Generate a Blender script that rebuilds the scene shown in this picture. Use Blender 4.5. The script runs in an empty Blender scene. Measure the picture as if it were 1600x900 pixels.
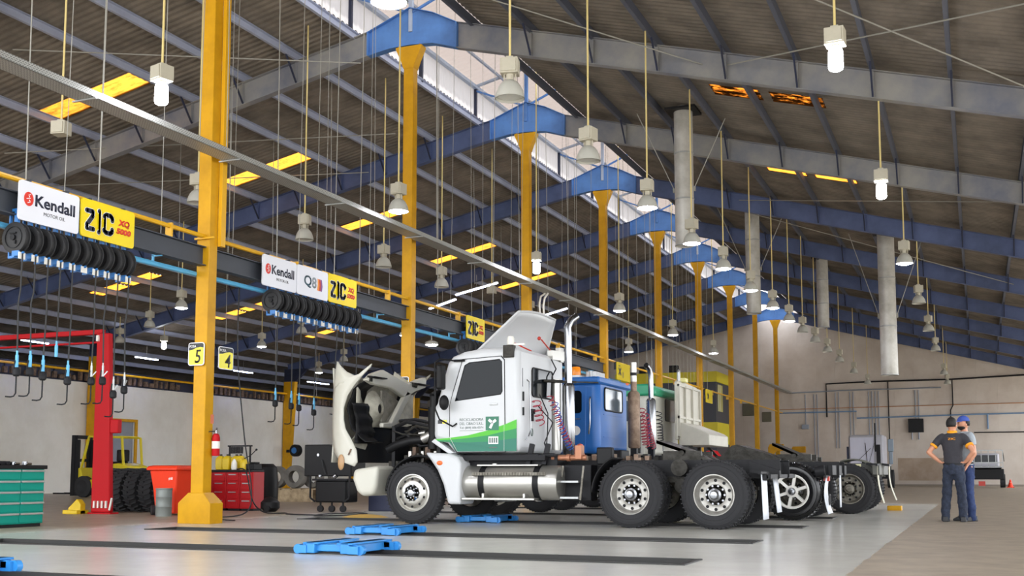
import bpy, bmesh, math, random
from mathutils import Vector, Matrix
random.seed(7)
PI = math.pi
SC = bpy.context.scene
COL = SC.collection

# ---------------------------------------------------------------- camera, world, sun, exposure
def make_camera():
    f, cx, cy, hy, eye = 1758.0, 800.0, 567.0, 739.0, 0.82
    Y = Vector((1530 - cx, hy - cy, f)).normalized()          # image right, image down, forward
    lx = cx - (f * f + (hy - cy) ** 2) / (1530 - cx)
    X = -Vector((lx - cx, hy - cy, f)).normalized()
    Z = Y.cross(X)
    if Z.y > 0: Z = -Z
    # columns of the world axes in camera space (Blender camera looks down -Z, +Y up)
    def b(v): return Vector((v.x, -v.y, -v.z))
    M = Matrix((b(X), b(Y), b(Z))).transposed()               # world -> camera
    R = M.transposed().to_4x4()
    cd = bpy.data.cameras.new('camera'); cam = bpy.data.objects.new('camera', cd); COL.objects.link(cam)
    cam.matrix_world = Matrix.Translation((0, 0, eye)) @ R
    cd.sensor_fit = 'HORIZONTAL'; cd.sensor_width = 36.0
    cd.lens = 36.0 * f / 1600.0
    cd.shift_y = (cy - 450.0) / 1600.0
    cd.clip_start = 0.05; cd.clip_end = 500
    SC.camera = cam
make_camera()

W = bpy.data.worlds.new('overcast_sky'); SC.world = W; W.use_nodes = True
wn = W.node_tree.nodes; wn['Background'].inputs[0].default_value = (0.93, 0.96, 1.0, 1); wn['Background'].inputs[1].default_value = 3.0
sd = bpy.data.lights.new('sun', 'SUN'); sd.energy = 9.0; sd.angle = 0.02; sd.color = (1.0, 0.95, 0.88)
sun = bpy.data.objects.new('sun', sd); COL.objects.link(sun)
sun.rotation_euler = Vector((-0.42, 0.28, 1.0)).to_track_quat('Z', 'Y').to_euler()
SC.view_settings.view_transform = 'Standard'
SC.view_settings.look = 'None'
SC.view_settings.gamma = 1.0
SC.view_settings.use_curve_mapping = False
SC.view_settings.exposure = 0.72
SC.cycles.max_bounces = 8
SC.cycles.diffuse_bounces = 5
SC.cycles.sample_clamp_indirect = 6.0

# ---------------------------------------------------------------- materials
def lin(h):
    c = [int(h[i:i + 2], 16) / 255 for i in (0, 2, 4)]
    return tuple((v / 12.92 if v <= 0.04045 else ((v + 0.055) / 1.055) ** 2.4) for v in c) + (1.0,)
MATS = {}
def mat(name, hexc, rough=0.5, metal=0.0, var=0.12, scale=3.0, hex2=None, bump=0.0, emit=0.0, alpha=None, coat=0.0, trans=0.0):
    if name in MATS: return MATS[name]
    m = bpy.data.materials.new(name); m.use_nodes = True; MATS[name] = m
    nt = m.node_tree; N = nt.nodes; L = nt.links
    p = N['Principled BSDF']
    c = lin(hexc); d = lin(hex2) if hex2 else tuple(v * 0.62 for v in c[:3]) + (1,)
    p.inputs['Roughness'].default_value = rough; p.inputs['Metallic'].default_value = metal
    if coat: p.inputs['Coat Weight'].default_value = coat
    if trans: p.inputs['Transmission Weight'].default_value = trans
    if var > 0:
        tc = N.new('ShaderNodeTexCoord'); nz = N.new('ShaderNodeTexNoise'); nz.inputs['Scale'].default_value = scale
        nz.inputs['Detail'].default_value = 5; nz.inputs['Roughness'].default_value = 0.62
        L.new(tc.outputs['Object'], nz.inputs['Vector'])
        rp = N.new('ShaderNodeValToRGB'); rp.color_ramp.elements[0].position = 0.38; rp.color_ramp.elements[1].position = 0.68
        L.new(nz.outputs['Fac'], rp.inputs['Fac'])
        rp.color_ramp.elements[0].color = (0, 0, 0, 1); rp.color_ramp.elements[1].color = (var,) * 3 + (1,)
        mx = N.new('ShaderNodeMix'); mx.data_type = 'RGBA'
        L.new(rp.outputs['Color'], mx.inputs['Factor']); mx.inputs['A'].default_value = c; mx.inputs['B'].default_value = d
        if var >= 0.5: rp.color_ramp.elements[1].color = (1, 1, 1, 1)
        L.new(mx.outputs['Result'], p.inputs['Base Color'])
        if bump:
            bp = N.new('ShaderNodeBump'); bp.inputs['Strength'].default_value = bump; bp.inputs['Distance'].default_value = 0.02
            L.new(nz.outputs['Fac'], bp.inputs['Height']); L.new(bp.outputs['Normal'], p.inputs['Normal'])
    else: p.inputs['Base Color'].default_value = c
    if emit:
        p.inputs['Emission Color'].default_value = c; p.inputs['Emission Strength'].default_value = emit
    return m

YEL = mat('yellow_paint', 'd09a14', 0.45, var=0.35, scale=2.5, hex2='94680e')
YEL2 = mat('booth_yellow', 'd8c81e', 0.5, var=0.1)
YPIPE = mat('pipe_yellow', 'e0aa18', 0.4, var=0.15)
BLUE_ST = mat('frame_blue', '5484c6', 0.5, var=0.5, scale=0.9, hex2='4468a0')
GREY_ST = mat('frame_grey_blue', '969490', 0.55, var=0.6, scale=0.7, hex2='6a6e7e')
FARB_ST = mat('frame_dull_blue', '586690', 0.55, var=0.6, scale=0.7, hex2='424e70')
PURLR = mat('purlin_shaded', '565a68', 0.55, var=0.4, scale=1.2, hex2='3f434e')  # right purlins: same steel as the left, shade put into a darker colour
PURL = mat('purlin_lit', 'aeb4c8', 0.5, var=0.4, scale=1.2, hex2='868ca4')  # left purlins: light from the ridge monitor put into a paler colour
BEAM = mat('beam_charcoal', '3c4048', 0.55, var=0.3, scale=2)
GALV = mat('galvanised_steel', 'b4b6b6', 0.42, metal=0.6, var=0.4, scale=4, hex2='8c8f90')
DUCT = mat('duct_metal', 'cccac4', 0.42, metal=0.25, var=0.5, scale=1.5, hex2='a8a59c')
CABLE = mat('cable_grey', '9a9890', 0.6, var=0)
BLACKC = mat('cable_black', '1c1c1e', 0.55, var=0)
ROD = mat('rod_yellowed', 'd9c583', 0.5, var=0.1)
BALLAST = mat('ballast_cream', 'b8b2a0', 0.55, var=0.2, scale=8)
BELL = mat('bell_enamel', 'bab9b0', 0.35, var=0.1, scale=6)
LAMP_ON = mat('lamp_glow', 'f4f6ff', 0.4, var=0, emit=60.0)
LAMP_OFF = mat('lamp_lens_off', 'd4d4cc', 0.3, var=0)
TUBE_ON = mat('tube_glow', 'cfdcff', 0.4, var=0, emit=16.0)
BPIPE = mat('pipe_blue', '5cb0dc', 0.4, var=0.15)
BLUEP = mat('bracket_blue', '2f78c0', 0.4, var=0.2)
JACK = mat('jack_blue', '2e86cc', 0.38, var=0.25, scale=6, hex2='1c5fa8')
RUB = mat('rubber', '2f2f31', 0.75, var=0.4, scale=6, hex2='2a2a2c', bump=0.2)
RUBG = mat('rubber_glossy', '141416', 0.22, var=0.2, scale=6)
BLK = mat('black_metal', '1b1b1e', 0.55, var=0.3, scale=8, hex2='2a2a2c')
BLKP = mat('black_plastic', '151517', 0.5, var=0.2, scale=8)
GRIME = mat('grimy_steel', '3e3c38', 0.5, metal=0.4, var=0.7, scale=9, hex2='26241f', bump=0.5)
WHT = mat('truck_white', 'c8cacc', 0.32, var=0.06, scale=2, hex2='b8b8b4')
HOODW = mat('hood_cream', 'cac8bc', 0.35, var=0.2, scale=1.6, hex2='b8b4a2')
HOODIN = mat('hood_inside', 'c6c2b2', 0.6, var=0.7, scale=2.6, hex2='8c887a')
MESHG = mat('radiator_mesh_grey', '8a867c', 0.65, var=0.6, scale=9, hex2='6a665c')
GRN = mat('stripe_green', '0a8448', 0.4, var=0.0)
GRN2 = mat('stripe_teal', '0a6e58', 0.4, var=0.0)
LGRN = mat('stripe_light_green', '48b41e', 0.4, var=0.0)
DGRN = mat('logo_green', '0c6b4e', 0.35, var=0)
CHROME = mat('chrome', '96989c', 0.24, metal=1.0, var=0)
ALU = mat('aluminium', 'b4b2ac', 0.3, metal=0.8, var=0.3, scale=3, hex2='b4b0a6')
RIMW = mat('rim_silver', 'b0aea8', 0.4, metal=0.45, var=0.5, scale=9, hex2='96928a')
RIMD = mat('rim_dirty', '8f8b80', 0.6, metal=0.2, var=0.6, scale=9, hex2='5d584e')
RIMWH = mat('rim_white', 'e6e4de', 0.35, var=0.1)
GLASS = mat('tinted_glass', '14181c', 0.08, var=0)
GLASS.node_tree.nodes['Principled BSDF'].inputs['Specular IOR Level'].default_value = 0.18
GLASSL = mat('pane_reflective', '5f6a70', 0.08, var=0.3, scale=2)
CBLUE = mat('cab_blue', '2266b2', 0.38, var=0.12, scale=2.5, hex2='154682')
CCREAM = mat('cab_cream', 'd4d2c6', 0.35, var=0.2, scale=3)
CGREEN = mat('cab_roof_green', '2e9a70', 0.35, var=0.2, scale=3)
AMB = mat('amber_lens', 'f08c14', 0.25, var=0.1, scale=20)
ORL = mat('marker_orange', 'e0671c', 0.3, var=0)
REDL = mat('lens_red', 'c2311e', 0.3, var=0.2)
REDP = mat('lift_red', 'b40a16', 0.55, var=0.15, scale=2, hex2='840810')
REDC = mat('cabinet_red', 'b41a20', 0.38, var=0.15, scale=3)
TEAL = mat('cabinet_teal', '0c8c7c', 0.4, var=0.15, scale=3)
BINO = mat('bin_orange_red', 'ee4020', 0.42, var=0.12, scale=3)
YJUG = mat('jug_yellow', 'd8b81c', 0.45, var=0.2, scale=8)
WPL = mat('white_plastic', 'e4e2da', 0.45, var=0.05)
FLAP = mat('flap_white', 'dfe3ea', 0.45, var=0.2, scale=6, hex2='a8acb4')
FLAPC = mat('flap_cream', 'd0ccb8', 0.55, var=0.3, scale=6)
RUST = mat('rusty_muffler', '9c8672', 0.55, metal=0.4, var=0.6, scale=5, hex2='6a5244')
SIGNW = mat('sign_white', 'e8e9f0', 0.25, var=0)
SIGNY = mat('sign_yellow', 'ecd21a', 0.25, var=0)
FOSAY = mat('fosa_yellow', 'f0e414', 0.25, var=0)
INK = mat('ink_navy', '171c34', 0.4, var=0)
INKB = mat('ink_black', '18181a', 0.4, var=0)
INKR = mat('ink_red', 'd8301c', 0.4, var=0)
INKG = mat('ink_grey', '50645c', 0.5, var=0)
INKT = mat('ink_slate_teal', '2f5260', 0.4, var=0)
INKW = mat('ink_white', 'f0f0f0', 0.4, var=0)
WOOD = mat('pallet_wood', 'bda888', 0.75, var=0.5, scale=6, hex2='8f7d60')
FORKY = mat('forklift_yellow', 'd8c41c', 0.45, var=0.2)
HOSER = mat('airline_red', 'a82c40', 0.4, var=0)
HOSEB = mat('airline_blue', '2f56b4', 0.4, var=0)
SKIN = mat('skin', 'c98e70', 0.5, var=0.1, scale=12)
HAIRM = mat('hair_black', '1a1614', 0.7, var=0)
POLO = mat('polo_charcoal', '35343a', 0.85, var=0.25, scale=9)
ORT = mat('trim_orange', 'f0a01c', 0.8, var=0.1)
JEAN = mat('denim_dark', '2e3648', 0.9, var=0.7, scale=14, hex2='1c212e', bump=0.4)
JEANB = mat('denim_blue', '2c3c66', 0.9, var=0.5, scale=7, hex2='202c4c', bump=0.4)
TEE = mat('tee_grey', 'a9b2ba', 0.9, var=0.2, scale=9)
CAPB = mat('cap_blue', '3a52a4', 0.8, var=0.1)
SHOE = mat('shoe_black', '1a1a1e', 0.5, var=0.1)
PITM = mat('pit_dark', '1c1b1a', 0.7, var=0.3)
PITR = mat('pit_rim', '2a2927', 0.6, var=0.3)
GREYP = mat('truck_grey', 'b9b8c0', 0.4, var=0.15, scale=2)
BOOTHD = mat('booth_dark', '3c3e46', 0.5, var=0.15)
CONDUIT = mat('conduit', '9098a4', 0.45, metal=0.3, var=0.2)
BCOND = mat('conduit_blue', '6f8cae', 0.45, var=0.2)
NAVY = mat('navy_steel', '242c48', 0.55, var=0.5, scale=1.2, hex2='1c2030')
BRN = mat('brown_bits', '7c6656', 0.8, var=0.7, scale=10, hex2='4a3c34')
RFRAME = mat('monitor_steel', 'a8b4c8', 0.45, metal=0.2, var=0.3)

for _m in (BLK, BLKP, RUB, GRIME, REDP, REDC, TEAL, BINO, YEL): _m.node_tree.nodes['Principled BSDF'].inputs['Specular IOR Level'].default_value = 0.25
# ---------------------------------------------------------------- builders
ROOTLOC = {}
def vec(p): return p if isinstance(p, Vector) else Vector(p)
class B:
    def __init__(s): s.bm = bmesh.new()
    def face(s, pts):
        try: s.bm.faces.new([s.bm.verts.new(vec(p)) for p in pts])
        except ValueError: pass
        return s
    def box(s, x0, x1, y0, y1, z0, z1):
        v = [s.bm.verts.new((x, y, z)) for z in (z0, z1) for y in (y0, y1) for x in (x0, x1)]
        for f in ((0, 2, 3, 1), (4, 5, 7, 6), (0, 1, 5, 4), (2, 6, 7, 3), (0, 4, 6, 2), (1, 3, 7, 5)):
            s.bm.faces.new([v[i] for i in f])
        return s
    def prism(s, poly, plane, a, b):
        def P(u, w, t):
            return {'xz': (u, t, w), 'xy': (u, w, t), 'yz': (t, u, w)}[plane]
        A = [s.bm.verts.new(P(u, w, a)) for u, w in poly]; Bv = [s.bm.verts.new(P(u, w, b)) for u, w in poly]
        n = len(poly)
        s.bm.faces.new(A); s.bm.faces.new(Bv[::-1])
        for i in range(n): s.bm.faces.new((A[i], Bv[i], Bv[(i + 1) % n], A[(i + 1) % n]))
        return s
    def frame(s, d):
        d = d.normalized(); u = Vector((0, 0, 1)) if abs(d.z) < 0.95 else Vector((1, 0, 0))
        a = d.cross(u).normalized(); return a, a.cross(d).normalized()
    def bar(s, p, q, w, h=None):
        p, q = vec(p), vec(q); h = h or w; a, b = s.frame(q - p)
        v = [s.bm.verts.new(o + a * i * w / 2 + b * j * h / 2) for o in (p, q) for i, j in ((-1, -1), (1, -1), (1, 1), (-1, 1))]
        for f in ((3, 2, 1, 0), (4, 5, 6, 7), (0, 1, 5, 4), (1, 2, 6, 5), (2, 3, 7, 6), (3, 0, 4, 7)):
            s.bm.faces.new([v[i] for i in f])
        return s
    def cyl(s, p, q, r, r2=None, n=14, cap=True):
        p, q = vec(p), vec(q); r2 = r if r2 is None else r2; a, b = s.frame(q - p)
        R = [[s.bm.verts.new(o + (a * math.cos(t) + b * math.sin(t)) * rr) for t in [2 * PI * i / n for i in range(n)]] for o, rr in ((p, r), (q, r2))]
        for i in range(n): s.bm.faces.new((R[0][i], R[0][(i + 1) % n], R[1][(i + 1) % n], R[1][i]))
        if cap: s.bm.faces.new(R[0][::-1]); s.bm.faces.new(R[1])
        return s
    def tube(s, pts, r, n=8, close=False):
        pts = [vec(p) for p in pts]; rings = []; a = None
        for i, p in enumerate(pts):
            if close: d = pts[(i + 1) % len(pts)] - pts[i - 1]
            else: d = (pts[min(i + 1, len(pts) - 1)] - pts[max(i - 1, 0)])
            d.normalize()
            if a is None: a, _ = s.frame(d)
            a = (a - d * a.dot(d)).normalized(); b = d.cross(a)
            rr = r[i] if isinstance(r, (list, tuple)) else r
            rings.append([s.bm.verts.new(p + (a * math.cos(t) + b * math.sin(t)) * rr) for t in [2 * PI * k / n for k in range(n)]])
        m = len(rings)
        for j in range(m if close else m - 1):
            A, C = rings[j], rings[(j + 1) % m]
            for i in range(n): s.bm.faces.new((A[i], A[(i + 1) % n], C[(i + 1) % n], C[i]))
        if not close: s.bm.faces.new(rings[0][::-1]); s.bm.faces.new(rings[-1])
        return s
    def lathe(s, prof, o, axis='z', n=32, closed=False):
        o = vec(o); rings = []
        for r, t in prof:
            ring = []
            for k in range(n):
                c, sn = math.cos(2 * PI * k / n) * r, math.sin(2 * PI * k / n) * r
                ring.append(s.bm.verts.new(o + Vector({'z': (c, sn, t), 'y': (c, t, sn), 'x': (t, c, sn)}[axis])))
            rings.append(ring)
        m = len(rings)
        for j in range(m if closed else m - 1):
            A, C = rings[j], rings[(j + 1) % m]
            for i in range(n): s.bm.faces.new((A[i], A[(i + 1) % n], C[(i + 1) % n], C[i]))
        return s
    def loft(s, rings, cap=True):
        R = [[s.bm.verts.new(vec(p)) for p in ring] for ring in rings]; n = len(R[0])
        for j in range(len(R) - 1):
            for i in range(n): s.bm.faces.new((R[j][i], R[j][(i + 1) % n], R[j + 1][(i + 1) % n], R[j + 1][i]))
        if cap: s.bm.faces.new(R[0][::-1]); s.bm.faces.new(R[-1])
        return s
    def grid(s, rows):
        R = [[s.bm.verts.new(vec(p)) for p in row] for row in rows]
        for j in range(len(R) - 1):
            for i in range(len(R[0]) - 1): s.bm.faces.new((R[j][i], R[j][i + 1], R[j + 1][i + 1], R[j + 1][i]))
        return s
    def ball(s, c, r, sx=1, sy=1, sz=1, n=14):
        c = vec(c); m = bmesh.ops.create_uvsphere(s.bm, u_segments=n, v_segments=max(6, n // 2), radius=r)
        for v in m['verts']: v.co = Vector((v.co.x * sx, v.co.y * sy, v.co.z * sz)) + c
        return s
    def mesh(s, name, m, smooth=True, off=None):
        bm = s.bm
        bmesh.ops.remove_doubles(bm, verts=bm.verts, dist=1e-6)
        bmesh.ops.recalc_face_normals(bm, faces=bm.faces)
        if off is not None:
            for v in bm.verts: v.co -= off
        me = bpy.data.meshes.new(name); bm.to_mesh(me); bm.free()
        if m: me.materials.append(m)
        if smooth:
            me.shade_smooth(); me.set_sharp_from_angle(angle=math.radians(35))
        return me
    def done(s, name, m, parent=None, smooth=True, bevel=0, solid=0):
        off = ROOTLOC.get(parent.name, Vector()) if parent else None
        me = s.mesh(name, m, smooth, off)
        o = bpy.data.objects.new(name, me); COL.objects.link(o)
        if parent: o.parent = parent; ROOTLOC[o.name] = off
        if solid:
            md = o.modifiers.new('solid', 'SOLIDIFY'); md.thickness = solid; md.offset = 0
        if bevel:
            md = o.modifiers.new('bevel', 'BEVEL'); md.width = bevel; md.segments = 2; md.limit_method = 'ANGLE'; md.harden_normals = False
        return o
def thing(name, label, cat, loc=(0, 0, 0), group=None):
    o = bpy.data.objects.new(name, None); COL.objects.link(o); o.location = loc
    o.empty_display_size = 0.1
    ROOTLOC[o.name] = Vector(loc); return tag(o, label, cat, group)
def tag(o, label, cat, group=None, kind=None):
    o['label'] = label; o['category'] = cat
    if group: o['group'] = group
    if kind: o['kind'] = kind
    return o
def struct(o): o['kind'] = 'structure'; return o
def inst(name, me, parent, loc, rotz=0, base=None):
    """an object with mesh data in its own local frame, placed at world loc under parent"""
    o = bpy.data.objects.new(name, me); COL.objects.link(o)
    off = ROOTLOC.get(parent.name, Vector()) if parent else Vector()
    o.location = vec(loc) - (off if base is None else base); o.rotation_euler = (0, 0, rotz)
    if parent: o.parent = parent
    return o
def dup(root, loc, rotz=None, label=None, group=None):
    r = root.copy(); COL.objects.link(r); r.location = loc
    if rotz is not None: r.rotation_euler = (0, 0, rotz)
    if label: r['label'] = label
    if group: r['group'] = group
    for ch in list(root.children):
        c = ch.copy(); COL.objects.link(c); c.parent = r
        for g in ch.children:
            d = g.copy(); COL.objects.link(d); d.parent = c
    return r
ORD = ['nearest', 'second', 'third', 'fourth', 'fifth', 'sixth', 'seventh', 'eighth', 'ninth', 'tenth', 'eleventh', 'twelfth', 'thirteenth', 'fourteenth', 'fifteenth', 'sixteenth', 'seventeenth']
def text(name, s, m, parent, o, right, up, w, h, depth=0.003, shear=0.0, bold=0.0):
    cu = bpy.data.curves.new(name, 'FONT'); cu.body = s; cu.size = 1; cu.offset = bold; cu.shear = shear; cu.resolution_u = 3
    to = bpy.data.objects.new(name, cu); me0 = bpy.data.meshes.new_from_object(to); bpy.data.objects.remove(to)
    xs = [v.co.x for v in me0.vertices]; ys = [v.co.y for v in me0.vertices]
    x0, x1, y0, y1 = min(xs), max(xs), min(ys), max(ys)
    r, u = vec(right).normalized(), vec(up).normalized(); n = r.cross(u)
    b = B(); b.bm.from_mesh(me0)
    for v in b.bm.verts:
        v.co = vec(o) + r * ((v.co.x - x0) / (x1 - x0) * w) + u * ((v.co.y - y0) / (y1 - y0) * h) + n * depth
    bpy.data.meshes.remove(me0)
    off = ROOTLOC.get(parent.name, Vector())
    bm = b.bm
    ex = bmesh.ops.extrude_face_region(bm, geom=list(bm.faces))
    for e in ex['geom']:
        if isinstance(e, bmesh.types.BMVert): e.co -= n * (depth - 0.0005)
    for v in bm.verts: v.co -= off
    bmesh.ops.recalc_face_normals(bm, faces=bm.faces)
    me = bpy.data.meshes.new(name); bm.to_mesh(me); bm.free(); me.materials.append(m)
    ob = bpy.data.objects.new(name, me); COL.objects.link(ob); ob.parent = parent
    return ob
def rrect(u0, u1, v0, v1, r, n=5):
    pts = []
    for cx, cy, a in ((u1 - r, v1 - r, 0), (u0 + r, v1 - r, 90), (u0 + r, v0 + r, 180), (u1 - r, v0 + r, 270)):
        for i in range(n + 1):
            t = math.radians(a + 90 * i / n); pts.append((cx + r * math.cos(t), cy + r * math.sin(t)))
    return pts
# ================================================================ STRUCTURE
RX = -11.8
def zl(x): return 10.60 - 0.208 * (-12.75 - x)
def zr(x): return 10.47 - 0.262 * (x + 10.73)
FY = [15.2 + 7.22 * k for k in range(-1, 9)]        # portal frame lines
YB, YF = 75.0, 0.0
XL, XR = -34.5, 7.6

# ---- floor with service pits
def floor_material():
    m = bpy.data.materials.new('floor_concrete'); m.use_nodes = True; nt = m.node_tree; N = nt.nodes; L = nt.links
    p = N['Principled BSDF']; tc = N.new('ShaderNodeTexCoord'); sp = N.new('ShaderNodeSeparateXYZ'); L.new(tc.outputs['Object'], sp.inputs[0])
    def noise(sc, det=6):
        z = N.new('ShaderNodeTexNoise'); z.inputs['Scale'].default_value = sc; z.inputs['Detail'].default_value = det; z.inputs['Roughness'].default_value = 0.65
        L.new(tc.outputs['Object'], z.inputs['Vector']); return z
    def mth(op, a, b, clamp=False):
        n = N.new('ShaderNodeMath'); n.operation = op; n.use_clamp = clamp
        for i, v in enumerate((a, b)):
            if isinstance(v, (int, float)): n.inputs[i].default_value = v
            else: L.new(v, n.inputs[i])
        return n.outputs[0]
    n1, n2, n3 = noise(0.35), noise(2.2), noise(14)
    wob = mth('MULTIPLY', mth('SUBTRACT', n2.outputs['Fac'], 0.5), 0.12)
    x = mth('ADD', sp.outputs['X'], wob)
    right = mth('GREATER_THAN', x, -1.02)
    wob2 = mth('MULTIPLY', mth('SUBTRACT', n1.outputs['Fac'], 0.5), 2.2)
    left = mth('MULTIPLY', mth('SUBTRACT', -12.1, mth('ADD', sp.outputs['X'], wob2)), 1.5, True)
    far = mth('MULTIPLY', mth('SUBTRACT', mth('ADD', sp.outputs['Y'], wob2), 31.0), 0.5, True)
    bare = mth('MAXIMUM', mth('MAXIMUM', left, far), right, True)
    def mix(f, a, b):
        k = N.new('ShaderNodeMix'); k.data_type = 'RGBA'
        for nm, v in (('Factor', f), ('A', a), ('B', b)):
            if isinstance(v, (tuple, float)): k.inputs[nm].default_value = v
            else: L.new(v, k.inputs[nm])
        return k.outputs['Result']
    paint = mix(mth('MULTIPLY', mth('SUBTRACT', n1.outputs['Fac'], 0.4), 3.0, True), lin('d2d0c8'), lin('c2c0b8'))
    conc = mix(mth('MULTIPLY', mth('SUBTRACT', n2.outputs['Fac'], 0.38), 3.2, True), lin('a89a86'), lin('8f8272'))
    c = mix(bare, paint, conc)
    c = mix(mth('MULTIPLY', mth('SUBTRACT', n3.outputs['Fac'], 0.58), 0.5, True), c, lin('8f8b84'))
    L.new(c, p.inputs['Base Color'])
    r = mth('ADD', mth('MULTIPLY', bare, 0.16), mth('ADD', 0.19, mth('MULTIPLY', n2.outputs['Fac'], 0.1)))
    L.new(r, p.inputs['Roughness'])
    bp = N.new('ShaderNodeBump'); bp.inputs['Strength'].default_value = 0.03; bp.inputs['Distance'].default_value = 0.02
    L.new(n2.outputs['Fac'], bp.inputs['Height']); L.new(bp.outputs['Normal'], p.inputs['Normal'])
    return m
PITS = [6.8, 10.3, 13.57, 17.55, 21.25, 24.85, 29.05]
PX0, PX1, PW, PD = -11.2, -2.5, 0.3, 1.4
b = B(); y = YF - 12
for c in PITS + [None]:
    y1 = YB + 0.3 if c is None else c - PW
    b.face([(XL - 8, y, 0), (XR + 0.4, y, 0), (XR + 0.4, y1, 0), (XL - 8, y1, 0)])
    if c is not None:
        b.face([(XL - 8, y1, 0), (PX0, y1, 0), (PX0, c + PW, 0), (XL - 8, c + PW, 0)])
        b.face([(PX1, y1, 0), (XR + 0.4, y1, 0), (XR + 0.4, c + PW, 0), (PX1, c + PW, 0)]); y = c + PW
struct(b.done('floor', floor_material(), smooth=False))
for i, c in enumerate(PITS):
    b = B()
    b.face([(PX0, c - PW, -PD), (PX1, c - PW, -PD), (PX1, c + PW, -PD), (PX0, c + PW, -PD)])
    for yy in (c - PW, c + PW): b.face([(PX0, yy, -PD), (PX1, yy, -PD), (PX1, yy, 0), (PX0, yy, 0)])
    for xx in (PX0, PX1): b.face([(xx, c - PW, -PD), (xx, c + PW, -PD), (xx, c + PW, 0), (xx, c - PW, 0)])
    struct(b.done('trim_%d' % (i + 1), PITM, smooth=False))
    b = B(); t = 0.05
    b.box(PX0 - t, PX1 + t, c - PW - t, c - PW + .01, -0.06, 0.012).box(PX0 - t, PX1 + t, c + PW - .01, c + PW + t, -0.06, 0.012)
    b.box(PX0 - t, PX0 + .01, c - PW, c + PW, -0.06, 0.012).box(PX1 - .01, PX1 + t, c - PW, c + PW, -0.06, 0.012)
    struct(b.done('trim_%d' % (i + 11), PITR, smooth=False))
b = B(); b.box(-90, 90, YF - 60, YF - 12.01, -0.25, -0.03).box(XR + 0.41, 90, YF, 140, -0.25, -0.03)
struct(b.done('ground_yard', mat('yard_concrete', '9f9a90', 0.8, var=0.3, scale=0.6), smooth=False))

# ---- walls
def panel_wall_mat(name, hexc, hex2, axis, period):
    m = mat(name, hexc, 0.75, var=0.7, scale=0.5, hex2=hex2)
    nt = m.node_tree; N = nt.nodes; L = nt.links; p = N['Principled BSDF']
    tc = N.new('ShaderNodeTexCoord'); sp = N.new('ShaderNodeSeparateXYZ'); L.new(tc.outputs['Object'], sp.inputs[0])
    mo = N.new('ShaderNodeMath'); mo.operation = 'PINGPONG'; L.new(sp.outputs[axis], mo.inputs[0]); mo.inputs[1].default_value = period / 2
    lt = N.new('ShaderNodeMath'); lt.operation = 'LESS_THAN'; L.new(mo.outputs[0], lt.inputs[0]); lt.inputs[1].default_value = 0.02
    bp = N.new('ShaderNodeBump'); bp.inputs['Distance'].default_value = 0.02; bp.invert = True; bp.inputs['Strength'].default_value = 0.8
    L.new(lt.outputs[0], bp.inputs['Height']); L.new(bp.outputs['Normal'], p.inputs['Normal'])
    return m
WALLB = panel_wall_mat('back_wall_tan', 'd2c8be', 'bfb2a6', 'X', 1.2)
WALLL = panel_wall_mat('left_wall_cream', 'e4e2da', 'd4d0c4', 'Y', 3.6)
poly = [(XL - 8, 0), (XR, 0), (XR, zr(XR) + 0.81), (-10.1, zr(-10.1) + 0.81), (-10.1, 12.3), (RX, 12.7), (-13.45, 12.3), (-13.45, zl(-13.45) + .81), (XL - 8, zl(XL - 8) + 0.81)]
struct(B().prism(poly, 'xz', YB, YB + 0.2).done('wall_back', WALLB, smooth=False))
DY0, DY1, DZ = 38.2, 39.7, 3.05
b = B()
b.box(XL - .2, XL, YF, DY0, 0, 4.6).box(XL - .2, XL, DY1, YB, 0, 4.6).box(XL - .2, XL, DY0, DY1, DZ, 4.6)
struct(b.done('wall_left', WALLL, smooth=False))
b = B()
for k in range(30): b.box(XL - .12 - .015 * (k % 2), XL - .08, DY0, DY1, k * DZ / 30, (k + 1) * DZ / 30)
struct(b.done('door_1', mat('shutter_grey', '8e949e', 0.5, metal=.2, var=.2), smooth=False))
b = B(); b.box(XL, XL + .06, DY0 - .15, DY0, 0, DZ + .12).box(XL, XL + .06, DY1, DY1 + .15, 0, DZ + .12).box(XL, XL + .06, DY0, DY1, DZ, DZ + .12)
struct(b.done('trim_31', YEL, smooth=False))
struct(B().box(XL - 8.2, XL - 8, YF, YB, 0, 7).done('wall_left_neighbour_bay', mat('dark_bay', '5a5a64', .8, var=.4, scale=.4), smooth=False))
# dark eave girder above the left wall
b = B(); b.box(XL - .18, XL - .12, YF, YB, 4.6, 5.15).box(XL - .3, XL, YF, YB, 4.6, 4.64).box(XL - .3, XL, YF, YB, 5.15, 5.19)
for k in range(34): b.bar((XL - .1, YF + 2.5 * k, 4.62), (XL - .1, YF + 2.5 * k, 5.16), .06)
g = b.done('eave_girder', NAVY, smooth=False); tag(g, 'dark navy steel girder running along the top of the cream left wall', 'girder')
b = B()
for i in range(70):
    yy = 31.5 + i * .36
    if 42.5 < yy < 44.5: continue
    b.box(XL + .02, XL + .14, yy, yy + random.uniform(.1, .24), 4.66, 4.66 + random.uniform(.15, .42))
g = b.done('stored_fittings', BRN, smooth=False); tag(g, 'jumble of small brown fittings stored on the ledge of the dark girder', 'fittings', kind='stuff')
b = B(); b.tube([(XL + .25, YF, 5.05), (XL + .25, YB - .3, 5.05)], .05)
g = b.done('air_pipe', YPIPE); tag(g, 'yellow pipe running high along the cream left wall', 'pipe')

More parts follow.
